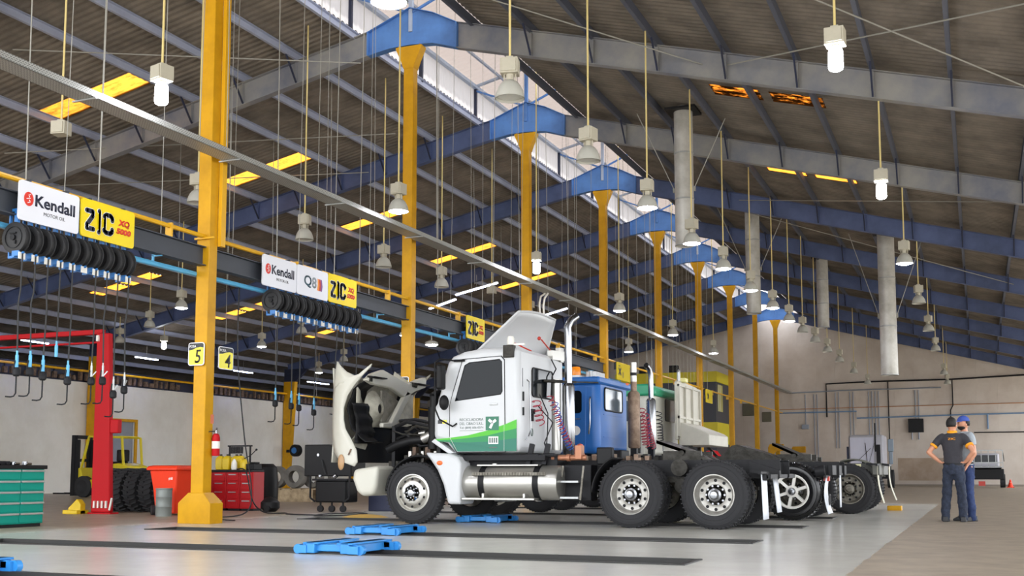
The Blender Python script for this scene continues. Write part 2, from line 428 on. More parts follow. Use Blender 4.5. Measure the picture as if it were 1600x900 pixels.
# ---- roof sheets (corrugated) with openings for the skylights
SHEET = mat('roof_sheet', '857c71', 0.85, var=0.8, scale=1.3, hex2='665f56')
SKL = [(a, c, y) for y in (20.75, 27.95, 34.9, 42.1, 49.3) for a, c in ((-21.1, -19.75), (-19.6, -18.25))] + \
      [(a, c, y) for y in (33.2, 40.6, 48.0) for a, c in ((-30.9, -29.6), (-29.45, -28.1))]
SKR = [(a, c, y) for y in (25.75, 33.2) for a, c in ((-5.5, -4.4), (-4.12, -2.98))]
def roof_sheet(name, xs, zf, sky):
    b = B(); step = 0.05; ny = int((YB + .1 - YF) / step)
    prof = [0, 0.028, 0.028, 0.0]
    rows = []
    for j in range(ny + 1):
        y = YF + j * step
        rows.append((y, prof[j % 4]))
    R = [[b.bm.verts.new((x, y, zf(x) + h)) for x in xs] for y, h in rows]
    for j in range(ny):
        y = rows[j][0] + step / 2
        for i in range(len(xs) - 1):
            xm = (xs[i] + xs[i + 1]) / 2
            if any(min(a, c) < xm < max(a, c) and abs(y - yy) < 0.36 for a, c, yy in sky): continue
            b.bm.faces.new((R[j][i], R[j][i + 1], R[j + 1][i + 1], R[j + 1][i]))
    return struct(b.done(name, SHEET, smooth=False))
ZL = lambda x: zl(x) + .78
ZR = lambda x: zr(x) + .78
roof_sheet('roof_left', sorted({-13.3, XL - 8.3} | {v for s in SKL for v in s[:2]}), ZL, SKL)
roof_sheet('roof_right', sorted({-10.2, XR + .5} | {v for s in SKR for v in s[:2]}), ZR, SKR)
def amber(name, lo, hi, col):
    m = bpy.data.materials.new(name); m.use_nodes = True; nt = m.node_tree; N = nt.nodes; L = nt.links
    for n in list(N): N.remove(n)
    out = N.new('ShaderNodeOutputMaterial'); tr = N.new('ShaderNodeBsdfTranslucent'); df = N.new('ShaderNodeBsdfDiffuse'); mx = N.new('ShaderNodeMixShader')
    tr.inputs[0].default_value = lin(col); df.inputs[0].default_value = lin('4a2a12')
    tc = N.new('ShaderNodeTexCoord'); nz = N.new('ShaderNodeTexNoise'); nz.inputs['Scale'].default_value = 2.6; nz.inputs['Detail'].default_value = 7; nz.inputs['Roughness'].default_value = .7
    mp = N.new('ShaderNodeMapping'); mp.inputs['Scale'].default_value = (1, 2.2, 1); L.new(tc.outputs['Object'], mp.inputs[0]); L.new(mp.outputs[0], nz.inputs['Vector'])
    rp = N.new('ShaderNodeMapRange'); rp.inputs[1].default_value = lo; rp.inputs[2].default_value = hi; L.new(nz.outputs['Fac'], rp.inputs[0])
    L.new(rp.outputs[0], mx.inputs[0]); L.new(tr.outputs[0], mx.inputs[1]); L.new(df.outputs[0], mx.inputs[2]); L.new(mx.outputs[0], out.inputs[0])
    return m
AM1, AM2, AM3 = amber('amber_sheet', .5, .8, 'a06420'), amber('amber_sheet_dirty', .36, .5, 'a05818'), amber('amber_sheet_mossy', .45, .75, '96581a')
def skylight(a, c, yy, zf, m, label, grp):
    b = B(); n = 16; w = .42
    rows = [[(x, yy - w + 2 * w * j / n, zf(x) - .004 + (.014 if j % 4 in (1, 2) else 0)) for x in (a - .03, c + .03)] for j in range(n + 1)]
    o = b.grid(rows).done('skylight_panel', m, smooth=False)
    tag(o, label, 'skylight', grp)
for s, (a, c, yy) in enumerate(SKL):
    band = 'upper band of left slope' if a > -22 else 'lower band of left slope'
    k = (s // 2) if a > -22 else (s - 10) // 2
    side = 'eave side' if s % 2 == 0 else 'ridge side'
    skylight(a, c, yy, ZL, AM3 if s == 0 else AM1, 'amber roof panel, %s of the %s pair, %s' % (side, ORD[k], band), 'amber skylights in the left roof')
for s, (a, c, yy) in enumerate(SKR):
    skylight(a, c, yy, ZR, AM2 if s < 2 else AM1, 'amber roof panel, %s half of the %s pair, right slope' % ('left' if s % 2 == 0 else 'right', 'nearer dirt-covered' if s < 2 else 'farther clean'), 'amber skylights in the right roof')

# ---- ridge monitor with translucent sheets
def translucent(name, col):
    m = bpy.data.materials.new(name); m.use_nodes = True; nt = m.node_tree; N = nt.nodes; L = nt.links
    for n in list(N): N.remove(n)
    out = N.new('ShaderNodeOutputMaterial'); tr = N.new('ShaderNodeBsdfTranslucent'); df = N.new('ShaderNodeBsdfDiffuse'); mx = N.new('ShaderNodeMixShader')
    tr.inputs[0].default_value = lin(col); df.inputs[0].default_value = lin('c8c4c0'); mx.inputs[0].default_value = .35
    L.new(tr.outputs[0], mx.inputs[1]); L.new(df.outputs[0], mx.inputs[2]); L.new(mx.outputs[0], out.inputs[0]); return m
b = B(); rows = []
for j in range(int(72 / .07)):
    y = YF + j * .07
    rows.append([(-13.5 + (.02 if j % 4 in (1, 2) else 0), y, 11.15), (-13.5 + (.02 if j % 4 in (1, 2) else 0), y, 12.3)])
struct(b.grid(rows).done('window_1', translucent('clerestory_sheet', '8c8a8c'), smooth=False))
b = B(); rows = []
for j in range(int(72 / .07)):
    y = YF + j * .07; h = .03 if j % 4 in (1, 2) else 0
    rows.append([(-13.8, y, 12.3 + h), (RX, y, 12.72 + h), (-9.8, y, 12.25 + h)])
struct(b.grid(rows).done('window_2', translucent('monitor_roof_sheet', '5c5552'), smooth=False))
def mon_frame(y, k):
    t = thing('ridge_truss', 'light steel truss standing on the %s roof frame, under the white sheets' % ORD[k], 'roof frame', (RX, y, 11.6), 'ridge trusses under the translucent sheets')
    b = B(); b.bar((RX, y, 11.0), (RX, y, 12.66), .09); b.done('post', BLUE_ST if k % 2 else RFRAME, t)
    b = B(); b.bar((-13.42, y, 11.2), (-13.42, y, 12.26), .08); b.done('post', NAVY, t)
    b = B(); b.bar((-10.15, y, 11.2), (-10.15, y, 12.22), .08); b.done('post', RFRAME, t)
    b = B(); b.bar((-13.5, y, 12.24), (RX, y, 12.62), .09, .06).bar((RX, y, 12.62), (-10.1, y, 12.2), .09, .06); b.done('top_chord', RFRAME, t)
    b = B(); b.bar((RX, y, 11.45), (-10.2, y, 12.12), .05).bar((RX, y, 11.45), (-13.4, y, 12.12), .05); b.done('diagonal_brace', BLUE_ST, t)
for k, y in enumerate(FY): mon_frame(y, k)
for i, (x, z, w) in enumerate(((-13.4, 12.22, .12), (-12.6, 12.42, .07), (-10.15, 12.16, .14), (-10.22, 11.3, .10))):
    b = B(); b.bar((x, YF, z), (x, YB, z), w, w * .8)
    if i == 3:
        for j in range(130): b.bar((x + .05, YF + .55 * j, z), (x + .05, YF + .55 * j, z + .35), .02)
    o = b.done('monitor_rail', RFRAME, smooth=False)
    tag(o, ('long pale steel rail above the bright left clerestory', 'slim steel rail under the middle of the ridge sheets', 'long pale steel rail along the right side of the ridge opening', 'toothed pale rail at the lower right edge of the ridge opening')[i], 'rail')
# mid posts of the clerestory
for k, y in enumerate(FY[1:-1]):
    o = B().bar((-13.38, y + 3.6, 11.2), (-13.38, y + 3.6, 12.2), .09).done('clerestory_post', NAVY)
    tag(o, 'short dark post against the bright clerestory, between the %s and next roof frame' % ORD[k], 'post', 'short posts of the clerestory')

# ---- portal frames
def ibeam(b, pts, w=.2, y=0):
    """pts: list of (x, z_under, z_top)"""
    n = len(pts)
    b.prism([(x, zt) for x, zu, zt in pts] + [(x, zu) for x, zu, zt in pts[::-1]], 'xz', y - .006, y + .006)
    for s, th in ((1, -.014), (2, .014)):
        b.prism([(p[0], p[s]) for p in pts] + [(p[0], p[s] + th) for p in pts[::-1]], 'xz', y - w / 2, y + w / 2)
PURL_L = [-13.35 - 1.53 * k for k in range(17)]
PURL_R = [-10.2 + 1.43 * k for k in range(13)]
def portal(y, k):
    t = thing('roof_frame', '%s steel roof frame from the camera, blue haunch over its column' % ORD[k].capitalize(), 'roof frame', (RX, y, 10.6), 'roof frames across the hall')
    b = B(); ibeam(b, [(XL + .2, zl(XL + .2), zl(XL + .2) + .5), (-12.9, 10.57, 11.13)], y=y)
    for px in PURL_L[1:14]: b.box(px - .006, px + .006, y - .1, y + .1, zl(px) + .01, zl(px) + .53)
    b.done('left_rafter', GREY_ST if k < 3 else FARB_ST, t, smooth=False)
    b = B(); ibeam(b, [(-10.6, 10.44, 11.02), (XR, zr(XR), zr(XR) + .5)], y=y)
    for px in PURL_R[1:]: b.box(px - .006, px + .006, y - .1, y + .1, zr(px) + .01, zr(px) + .54)
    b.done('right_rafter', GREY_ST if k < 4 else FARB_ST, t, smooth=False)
    b = B(); ibeam(b, [(-12.9, 10.57, 11.13), (-12.3, 10.66, 11.36), (RX, 10.67, 11.55), (-11.2, 10.63, 11.34), (-10.6, 10.44, 11.02)], y=y)
    for px, z0, z1 in ((-12.9, 10.57, 11.13), (-10.6, 10.44, 11.02)): b.box(px - .015, px + .015, y - .11, y + .11, z0, z1)
    b.done('ridge_haunch', BLUE_ST, t, smooth=False)
    b = B()
    for px in PURL_L[1:14]: b.bar((px + .02, y - .55, zl(px) + .6), (px + .02, y - .08, zl(px) + .02), .035)
    for px in PURL_R[1:]: b.bar((px - .02, y - .55, zr(px) + .6), (px - .02, y - .08, zr(px) + .02), .035)
    o = b.done('fly_braces', NAVY, t, smooth=False); 
for k, y in enumerate(FY): portal(y, k)
for side, lst, zf in (('left', PURL_L, zl), ('right', PURL_R, zr)):
    for k, x in enumerate(lst):
        b = B(); z0 = zf(x) + .57
        s = .08 if side == 'left' else -.08
        b.box(min(x, x + s), max(x, x + s), YF, YB, z0, z0 + .012).box(min(x, x + s), max(x, x + s), YF, YB, z0 + .185, z0 + .197).box(x - .004, x + .004, YF, YB, z0, z0 + .197)
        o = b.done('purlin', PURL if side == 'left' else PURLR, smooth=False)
        nm = ORD[k] if k else 'topmost'
        tag(o, '%s long steel purlin down from the ridge under the %s roof slope' % (nm.capitalize(), side), 'purlin', 'purlins of the %s roof slope' % side)

# ---- yellow columns along the middle
def column(y, label):
    t = thing('steel_column', label, 'column', (RX, y, 0), 'yellow columns in a row under the ridge')
    w, d = .125, .11
    b = B(); b.box(RX - w, RX + w, y - d, y + d, .4, 10.25); b.done('shaft', YEL, t, bevel=.012)
    b = B(); b.loft([[(RX - a, y - c, z), (RX + a, y - c, z), (RX + a, y + c, z), (RX - a, y + c, z)] for a, c, z in ((.32, .17, 0), (.32, .17, .33), (.15, .13, .5))]); b.done('pedestal', YEL, t, bevel=.008)
    b = B(); b.loft([[(RX - a, y - .12, z), (RX + a, y - .12, z), (RX + a, y + .12, z), (RX - a, y + .12, z)] for a, z in ((.13, 10.1), (.2, 10.3), (.33, 10.58), (.33, 10.62))])
    for sx in (-1, 1):
        for j in range(3): b.cyl((RX + sx * .27, y - .08 + .08 * j, 10.6), (RX + sx * .27, y - .08 + .08 * j, 10.66), .018, n=6)
    b.done('capital', YEL, t)
    return t
CN = ['nearest yellow steel column, with pit signs 5 and 4 and an extinguisher', 'yellow steel column behind the raised cream hood of the truck', 'yellow steel column rising behind the tilted roof fairing of the white truck', 'yellow steel column rising behind the blue truck cab', 'yellow steel column just right of the blue cab and its tan stack', 'yellow steel column left of the dark booth, behind the grey bulkhead', 'yellow steel column standing at the right corner of the dark booth', 'second last yellow steel column before the tan back wall', 'last yellow steel column, close against the tan back wall']
COLS = []
for k, y in enumerate(FY[1:]): COLS.append(column(y, CN[k]))
for k, y in enumerate(FY[2:]):
    b = B(); b.prism([(XL + .05, 0), (XL + .4, 0), (XL + .75, 5.7), (XL + .05, 5.7)], 'xz', y - .14, y + .14)
    o = b.done('wall_column', YEL, bevel=.01); tag(o, 'tapered yellow column against the cream left wall, %s from the camera' % ORD[k], 'column', 'tapered columns along the left wall')
    struct(B().prism([(XL + .05, 5.7), (XL + .75, 5.7), (XL + 1.5, zl(XL + 1.5)), (XL + .05, zl(XL) + .3)], 'xz', y - .1, y + .1).done('trim_%d' % (41 + k), NAVY, smooth=False))

# ---- longitudinal beam, pipes, cable tray
for k, y in enumerate(FY[:4]):
    y0, y1 = y + .12, y + 7.22 - .12
    b = B(); b.box(RX - .006, RX + .006, y0, y1, 4.24, 4.56).box(RX - .08, RX + .08, y0, y1, 4.24, 4.256).box(RX - .08, RX + .08, y0, y1, 4.545, 4.56)
    b.box(RX - .1, RX + .1, y0, y0 + .015, 4.2, 4.6)
    o = b.done('tie_beam', BEAM, smooth=False); tag(o, 'charcoal steel beam between the yellow columns, %s span from the camera' % ORD[k], 'beam', 'beams linking the yellow columns')
b = B(); b.tube([(RX + .02, 5, 4.74), (RX + .02, YB, 4.74)], .038, n=8)
for k in range(16): b.box(RX - .05, RX + .07, 7 + 3.6 * k, 7.04 + 3.6 * k, 4.56, 4.79)
tag(b.done('overhead_pipe', YPIPE), 'long yellow pipe running on top of the charcoal beams', 'pipe')
b = B(); b.tube([(RX - .15, 10.5, 4.12), (RX - .15, 39, 4.12)], .042, n=8)
for k in range(8): b.bar((RX - .15, 14.05 + 3.6 * k, 4.12), (RX - .15, 14.05 + 3.6 * k, 4.26), .03).bar((RX - .15, 14.05 + 3.6 * k, 4.24), (RX + .02, 14.05 + 3.6 * k, 4.24), .03)
tag(b.done('air_line_pipe', BPIPE), 'light blue pipe running under the charcoal beams', 'pipe')
TX = -11.3
def tray_mat():
    m = mat('tray_steel', 'a9aaa4', 0.45, metal=.4, var=.2)
    nt = m.node_tree; N = nt.nodes; L = nt.links; p = N['Principled BSDF']
    tc = N.new('ShaderNodeTexCoord'); v = N.new('ShaderNodeTexBrick'); v.inputs['Scale'].default_value = 1; v.inputs['Brick Width'].default_value = .05; v.inputs['Row Height'].default_value = .025
    v.inputs['Mortar Size'].default_value = .007; v.inputs['Color1'].default_value = lin('6a6a68'); v.inputs['Color2'].default_value = lin('6f6f6c'); v.inputs['Mortar'].default_value = lin('b8b9b4')
    sp = N.new('ShaderNodeSeparateXYZ'); cb = N.new('ShaderNodeCombineXYZ'); ad = N.new('ShaderNodeMath'); L.new(tc.outputs['Object'], sp.inputs[0])
    L.new(sp.outputs['X'], ad.inputs[0]); L.new(sp.outputs['Z'], ad.inputs[1]); L.new(sp.outputs['Y'], cb.inputs[0]); L.new(ad.outputs[0], cb.inputs[1])
    L.new(cb.outputs[0], v.inputs['Vector']); L.new(v.outputs['Color'], p.inputs['Base Color']); return m
tt = thing('cable_tray', 'long perforated grey cable tray running under the roof past the yellow columns', 'cable tray', (TX, 20, 6.05))
b = B(); b.box(TX - .17, TX + .17, 6, YB, 6.0, 6.006).box(TX - .17, TX - .164, 6, YB, 6.0, 6.1).box(TX + .164, TX + .17, 6, YB, 6.0, 6.1); b.done('tray', tray_mat(), tt, smooth=False)
for k in range(20):
    y = 8.5 + 3.3 * k
    b = B(); b.bar((TX - .22, y, 5.985), (TX + .2, y, 5.985), .035, .02); b.done('cross_bracket', GALV, tt)
b = B(); b.tube([(TX, YB - .12, 6.02), (-8, YB - .12, 6.1), (-2, YB - .12, 6.13)], .04)
tag(b.done('wall_conduit', CONDUIT), 'grey conduit across the tan back wall continuing from the cable tray', 'conduit')
# conduit drop on column D and beside column A
b = B(); b.tube([(RX + .3, 30.0, 4.6), (RX + .3, 29.9, 5.7), (RX + .32, 29.95, 5.88), (TX - .1, 30.1, 5.98)], .03); b.tube([(RX + .42, 30.0, 4.6), (RX + .42, 29.9, 5.6), (RX + .44, 29.95, 5.83), (TX - .02, 30.1, 5.98)], .03)
tag(b.done('bent_conduit', WPL), 'pair of white bent conduits dropping from the cable tray beside a yellow column', 'conduit')
b = B(); b.box(RX + .13, RX + .2, 15.3, 15.42, 4.6, 10.4).bar((RX - .14, 15.05, 4.7), (RX + .25, 15.05, 4.7), .03)
tag(b.done('cable_duct', YPIPE, smooth=False), 'slim yellow duct strapped to the upper nearest yellow column', 'duct')

# ---- thin hanger rods and drop wires
HANG = 'thin steel rods hanging from the left roof slope'
for k in range(64):
    y = 11.3 + .66 * k + random.uniform(-.08, .08)
    x = RX + random.choice((.02, -.6, .02, .3)) if y < 45 else RX
    zt = (ZL(x) if x < -13 else 10.9) if x < -11.5 else 11.0
    zb = 4.56 if x == RX + .02 else (6.1 if x > RX + .2 else 4.3)
    dx = random.uniform(-.1, .1)
    zt = 12.3 + .36 * (x + 13.8) / 2 if x < RX else 12.72 - .47 * (x - RX) / 2
    o = B().cyl((x + dx, y, zt - .02), (x, y, zb), .006 + .003 * (k % 3 == 0), n=6).done('hanger_rod', CABLE)
    tag(o, 'thin pale rod hanging from the roof down to the beam and tray line', 'rod', HANG)
for i, (x, y) in enumerate(((-14.9, 24), (-16.5, 22), (-18, 26), (-16.5, 30), (-15, 33), (-20, 24.5), (-24, 35), (-21, 36), (-19.6, 44), (-17, 40), (-22.5, 30), (-26, 41))):
    o = B().cyl((x, y, ZL(x)), (x + .05, y, zl(x) - 3.2 - .2 * (i % 4)), .008, n=6).done('drop_wire', CABLE)
    tag(o, 'thin drop wire hanging free from the left roof slope', 'wire', 'free hanging wires under the left roof slope')
BR = [((4.0, 15.05, 'r'), (-4.45, 22.3, 'r'), 'from the nearest frame leftwards'), ((-5.4, 15.05, 'r'), (1.75, 22.3, 'r'), 'rightwards, crossing the other rod'), ((-12, 15.6, 'r'), (-4.8, 22.6, 'r'), 'beside the ridge opening'),
      ((-24.2, 22.4, 'l'), (-17.0, 29.6, 'l'), 'low on the left slope'), ((-22.5, 20.8, 'l'), (-15, 27.6, 'l'), 'behind the nearest left skylight'), ((-18.5, 17.2, 'l'), (-13.0, 22.2, 'l'), 'above the nearest left skylight'), ((-9.5, 37, 'r'), (1.4, 44, 'r'), 'far over the right slope'), ((2.5, 29.8, 'r'), (-7, 36.6, 'r'), 'in the third bay of the right slope')]
for p, q, d in BR:
    f = lambda t: (t[0], t[1], (zr(t[0]) if t[2] == 'r' else zl(t[0])) + .3 - (.5 if abs(t[0] + 12) < 1.5 else 0))
    tag(B().cyl(f(p), f(q), .014, n=6).done('brace_rod', CABLE), 'diagonal pale bracing rod under the roof, ' + d, 'brace rod')

# ---- back wall services
for i, (x, z0, z1) in enumerate(((-10.3, 3.9, 5.9), (-9.75, 1.6, 5.9), (-9.55, 1.6, 5.9), (-7.5, 2.6, 6.0), (-7.3, 2.6, 6.0), (-6.35, 2.6, 6.0), (-6.15, 2.6, 6.0), (-5.95, 2.6, 6.0), (-5.75, 2.6, 6.0), (-3.55, 4.2, 6.0), (-3.35, 4.2, 6.0), (-8.4, 2.4, 6.0), (-8.2, 2.4, 6.0))):
    tag(B().cyl((x, YB - .06, z0), (x, YB - .06, z1), .03, n=8).done('wall_conduit', CONDUIT), 'vertical grey conduit on the tan back wall, one of a row', 'conduit', 'vertical conduits on the back wall')
for lab, pts, r, m in (('black pipe high across the tan back wall, ending in a drop at its left', [(-8.95, YB - .1, 4.4), (-8.95, YB - .1, 6.55), (-6.4, YB - .1, 6.62), (-1.2, YB - .1, 6.62), (4, YB - .1, 6.8), (10, YB - .1, 6.8)], .05, BLK),
        ('thin black pipe dropping to the floor right of the grey truck cab', [(-5.15, YB - .1, 6.6), (-5.15, YB - .1, .1)], .035, BLK),
        ('black bent pipe dropping behind the two men', [(-1.35, YB - .1, 6.6), (-1.35, YB - .1, 5.0), (-1.5, YB - .1, 4.7), (-1.5, YB - .1, 3.9)], .035, BLK),
        ('blue grey pipe stepping across the middle of the tan back wall', [(-12, YB - .1, 4.72), (-7.1, YB - .1, 4.75), (-7.1, YB - .1, 4.3), (0, YB - .1, 4.42), (10, YB - .1, 4.5)], .045, BCOND),
        ('rusty orange pipe across the tan back wall above the blue grey one', [(-12, YB - .08, 4.95), (0, YB - .08, 5.05), (10, YB - .08, 5.1)], .025, mat('pipe_rust', 'b07a50', .6, var=.3)),
        ('black pipe on the tan back wall right of the men', [(-.2, YB - .1, 3.3), (10, YB - .1, 3.3)], .035, BLK),
        ('short blue pipe hanging on the wall right of the blue cap', [(.6, YB - .1, 4.4), (.6, YB - .1, 3.5)], .05, BCOND)):
    tag(B().tube(pts, r).done('wall_pipe', m, smooth=False), lab, 'pipe')
t = thing('switch_box', 'dark electrical box on the tan back wall left of the men', 'electrical box', (-3.5, YB, 3.5))
B().box(-4.0, -3.1, YB - .3, YB, 3.35, 4.2).done('enclosure', BLK, t, bevel=.02); B().cyl((-3.8, YB - .1, 3.35), (-3.8, YB - .1, 2.9), .04).cyl((-3.4, YB - .1, 3.35), (-3.4, YB - .1, 2.9), .04).done('conduit_stub', CONDUIT, t)
tag(B().box(-10.55, -10.1, YB - .2, YB, 3.65, 3.95).done('junction_box', CONDUIT, bevel=.02), 'small grey junction box on the back wall under a conduit', 'junction box')
for i, (x, z, s) in enumerate(((-14.0, 5.0, .75), (-12.8, 4.5, .6))):
    tag(B().box(x - s / 2, x + s / 2, YB - .08, YB, z - s * .55, z + s * .55).done('wall_plate', mat('olive_plate', '6e6a58', .7, var=.3), bevel=.02), ('larger olive plate on the back wall between two yellow columns', 'smaller olive plate on the back wall beside the last column')[i], 'plate')
struct(B().box(-12, XR, YB - .25, YB, 0, .12).done('baseboard_back', mat('kerb', '8e8478', .8, var=.3), smooth=False))
# darker brown patch low on the back wall
tag(B().box(-4.7, -1.3, YB - .012, YB, .35, 1.75).done('wall_patch', mat('patch_brown', 'a6927e', .8, var=.6, scale=1.2, hex2='b8a696'), smooth=False), 'brown patch low on the back wall left of the men', 'wall patch')
# ---- ventilation ducts hanging from the roof
def duct(x, y, zb, r, lab, collar=True, guys=True):
    t = thing('ventilation_duct', lab, 'duct', (x, y, zb), 'round metal ducts hanging from the right roof')
    zt = zr(x) + .75
    B().lathe([(r * .98, 0), (r, 0), (r, (zt - zb))], (x, y, zb), n=28).done('pipe', DUCT, t)
    for f in (0, .33, .66): B().lathe([(r, 0), (r + .012, .01), (r + .012, .03), (r, .04)], (x, y, zb + (zt - zb) * f), n=28).done('seam_ring', GALV, t)
    b = B(); b.box(x - r - .15, x + r + .15, y - r - .15, y + r + .15, zt - .12, zt - .06); b.done('roof_flange', BLK, t)
    if guys:
        b = B()
        for s in (-1, 1): b.cyl((x + s * r, y, zb + (zt - zb) * .4), (x + s * (r + .9), y - .3, zt - .3 - s * .2), .012, n=6).box(x + s * r - .05, x + s * r + .05, y - .03, y + .03, zb + (zt - zb) * .39, zb + (zt - zb) * .42)
        b.done('guy_rod', CABLE, t)
duct(-6.69, 27.7, 6.55, .24, 'widest round metal duct, nearest, hanging above the green roofed cab')
duct(-7.06, 39.2, 6.35, .25, 'second round metal duct from the camera, right of the nearest one')
duct(-5.82, 48.4, 6.9, .24, 'shortest round metal duct, hanging between two longer ones', guys=False)
duct(-2.67, 39.9, 4.1, .28, 'longest round metal duct, reaching low in front of the back wall')
# ================================================================ PENDANT LAMPS
def mk(build, m, name): b = B(); build(b); return b.mesh(name, m)
ME_BALL = mk(lambda b: (b.box(-.125, .125, -.11, .11, .35, .57), b.box(-.1, .1, -.13, .13, .37, .55), b.box(-.05, .05, -.05, .05, .57, .61)), BALLAST, 'ballast_box')
ME_NECK = mk(lambda b: (b.cyl((0, 0, .26), (0, 0, .36), .055, n=14), b.cyl((.08, 0, .25), (.08, 0, .36), .012, n=6), b.cyl((-.08, 0, .25), (-.08, 0, .36), .012, n=6)), BALLAST, 'neck')
ME_BELL = mk(lambda b: b.lathe([(.21, 0), (.208, .012), (.2, .06), (.183, .12), (.155, .18), (.115, .23), (.07, .26), (.0, .27), (.0, .26), (.065, .25), (.11, .22), (.148, .172), (.175, .115), (.192, .055), (.2, 0)], (0, 0, 0), n=32), BELL, 'bell_shade')
ME_LENS = mk(lambda b: b.lathe([(.0, -.035), (.1, -.03), (.16, -.012), (.192, .01), (.19, .03), (0, .03)], (0, 0, 0), n=28), LAMP_ON, 'lens')
ME_LENSO = mk(lambda b: b.lathe([(.0, .02), (.186, .035), (.184, .045), (0, .04)], (0, 0, 0), n=28), LAMP_OFF, 'lens')
ME_GLOBE = mk(lambda b: b.lathe([(.0, .0), (.05, .002), (.085, .02), (.095, .05), (.095, .24), (.085, .29), (.05, .315), (.0, .32)], (0, 0, 0), n=24), LAMP_ON, 'glass_bulb')
ME_CAPR = mk(lambda b: b.lathe([(.06, .3), (.065, .33), (.05, .35), (.05, .37), (.0, .37)], (0, 0, 0), n=20), BALLAST, 'bulb_holder')
ME_ROD = mk(lambda b: b.cyl((0, 0, 0), (0, 0, 1), .017, n=8), ROD, 'rod')
def pendant(x, y, kind, label, group, z=6.1, tilt=0):
    t = thing('pendant_lamp', label, 'pendant lamp', (x, y, z), group)
    if kind == 'box':
        inst('ballast_box', ME_BALL, t, (x, y, z)); zz = z + .6
    elif kind == 'globe':
        inst('ballast_box', ME_BALL, t, (x, y, z)); inst('glass_bulb', ME_GLOBE, t, (x, y, z)); inst('bulb_holder', ME_CAPR, t, (x, y, z)); zz = z + .6
    else:
        inst('ballast_box', ME_BALL, t, (x, y, z)); inst('neck', ME_NECK, t, (x, y, z)); inst('bell_shade', ME_BELL, t, (x, y, z))
        inst('lens', ME_LENS if kind == 'on' else ME_LENSO, t, (x, y, z)); zz = z + .6
    zt = (ZL(x) if x < -12 else ZR(x)) - .2
    if -13.3 < x < -10.2: zt = 12.46
    elif -15 < x < -13.3: zt = ZL(x) + .03
    r = inst('rod', ME_ROD, t, (x, y, zz)); r.scale = (1, 1, zt - zz)
    t.rotation_euler = (0, 0, random.uniform(-.3, .3))
ROWS = [
 ('row over the truck tails', -5.95, [(10.77, 'on'), (14.32, 'off'), (17.8, 'off'), (21.5, 'on'), (25.3, 'on'), (28.8, 'on'), (32.6, 'on'), (36.4, 'on'), (39.8, 'on'), (43.1, 'off'), (46.6, 'off'), (50.6, 'off'), (55.3, 'off'), (62.0, 'off'), (70.0, 'off')]),
 ('rightmost row', -1.55, [(14.95, 'globe'), (22.5, 'globe'), (29.8, 'on'), (37.1, 'off'), (44.5, 'off'), (51.9, 'off'), (64.7, 'off'), (71.8, 'off')]),
 ('row right of the yellow columns', -10.7, [(12.65, 'globe'), (19.85, 'on'), (27.6, 'globe'), (35.1, 'on'), (42.1, 'on'), (49.3, 'on')]),
 ('row left of the yellow columns', -14.0, [(14.1, 'box'), (17.7, 'off'), (21.5, 'off'), (25.2, 'off'), (28.6, 'off'), (32.2, 'box'), (35.5, 'off'), (47.3, 'on')]),
 ('far left bay row', -26.0, [(61.5, 'on')]),
 ('mid left bay row', -23.55, [(29.1, 'on'), (36.1, 'off')]),
 ('lower left bay row', -27.7, [(32.5, 'off'), (39.45, 'on'), (46.1, 'off')]),
 ('row by the cream wall', -32.1, [(35.9, 'off'), (38.6, 'globe'), (50.9, 'on')])]
KD = {'on': 'lit bell pendant', 'off': 'unlit bell pendant', 'globe': 'glowing bare bulb pendant', 'box': 'pendant box without bell'}
for rn, x, items in ROWS:
    for k, (y, kind) in enumerate(items):
        pendant(x, y, kind, '%s, %s from the camera, %s' % (KD[kind], ORD[k], rn), 'pendant lamps of the ' + rn)
# small lit bells hung under the beam line
for i, (y, x) in enumerate(((13.35, -11.9), (19.95, -12.3), (20.4, -12.3), (23.1, -12.2), (25.0, -12.5), (31.7, -12.2))):
    t = thing('beam_lamp', 'small round lit lamp under the charcoal beam line, %s from the camera' % ORD[i], 'lamp', (x, y, 4.0), 'small lamps under the beam')
    B().lathe([(.0, .0), (.12, .0), (.15, .02), (.15, .04), (.0, .045)], (x, y, 3.98), n=24).done('lens', LAMP_ON, t)
    b = B(); b.lathe([(.155, .02), (.17, .03), (.15, .09), (.05, .13), (0, .13)], (x, y, 3.98), n=24).cyl((x, y, 4.1), (x, y, 4.3), .015); b.done('housing', BELL, t)
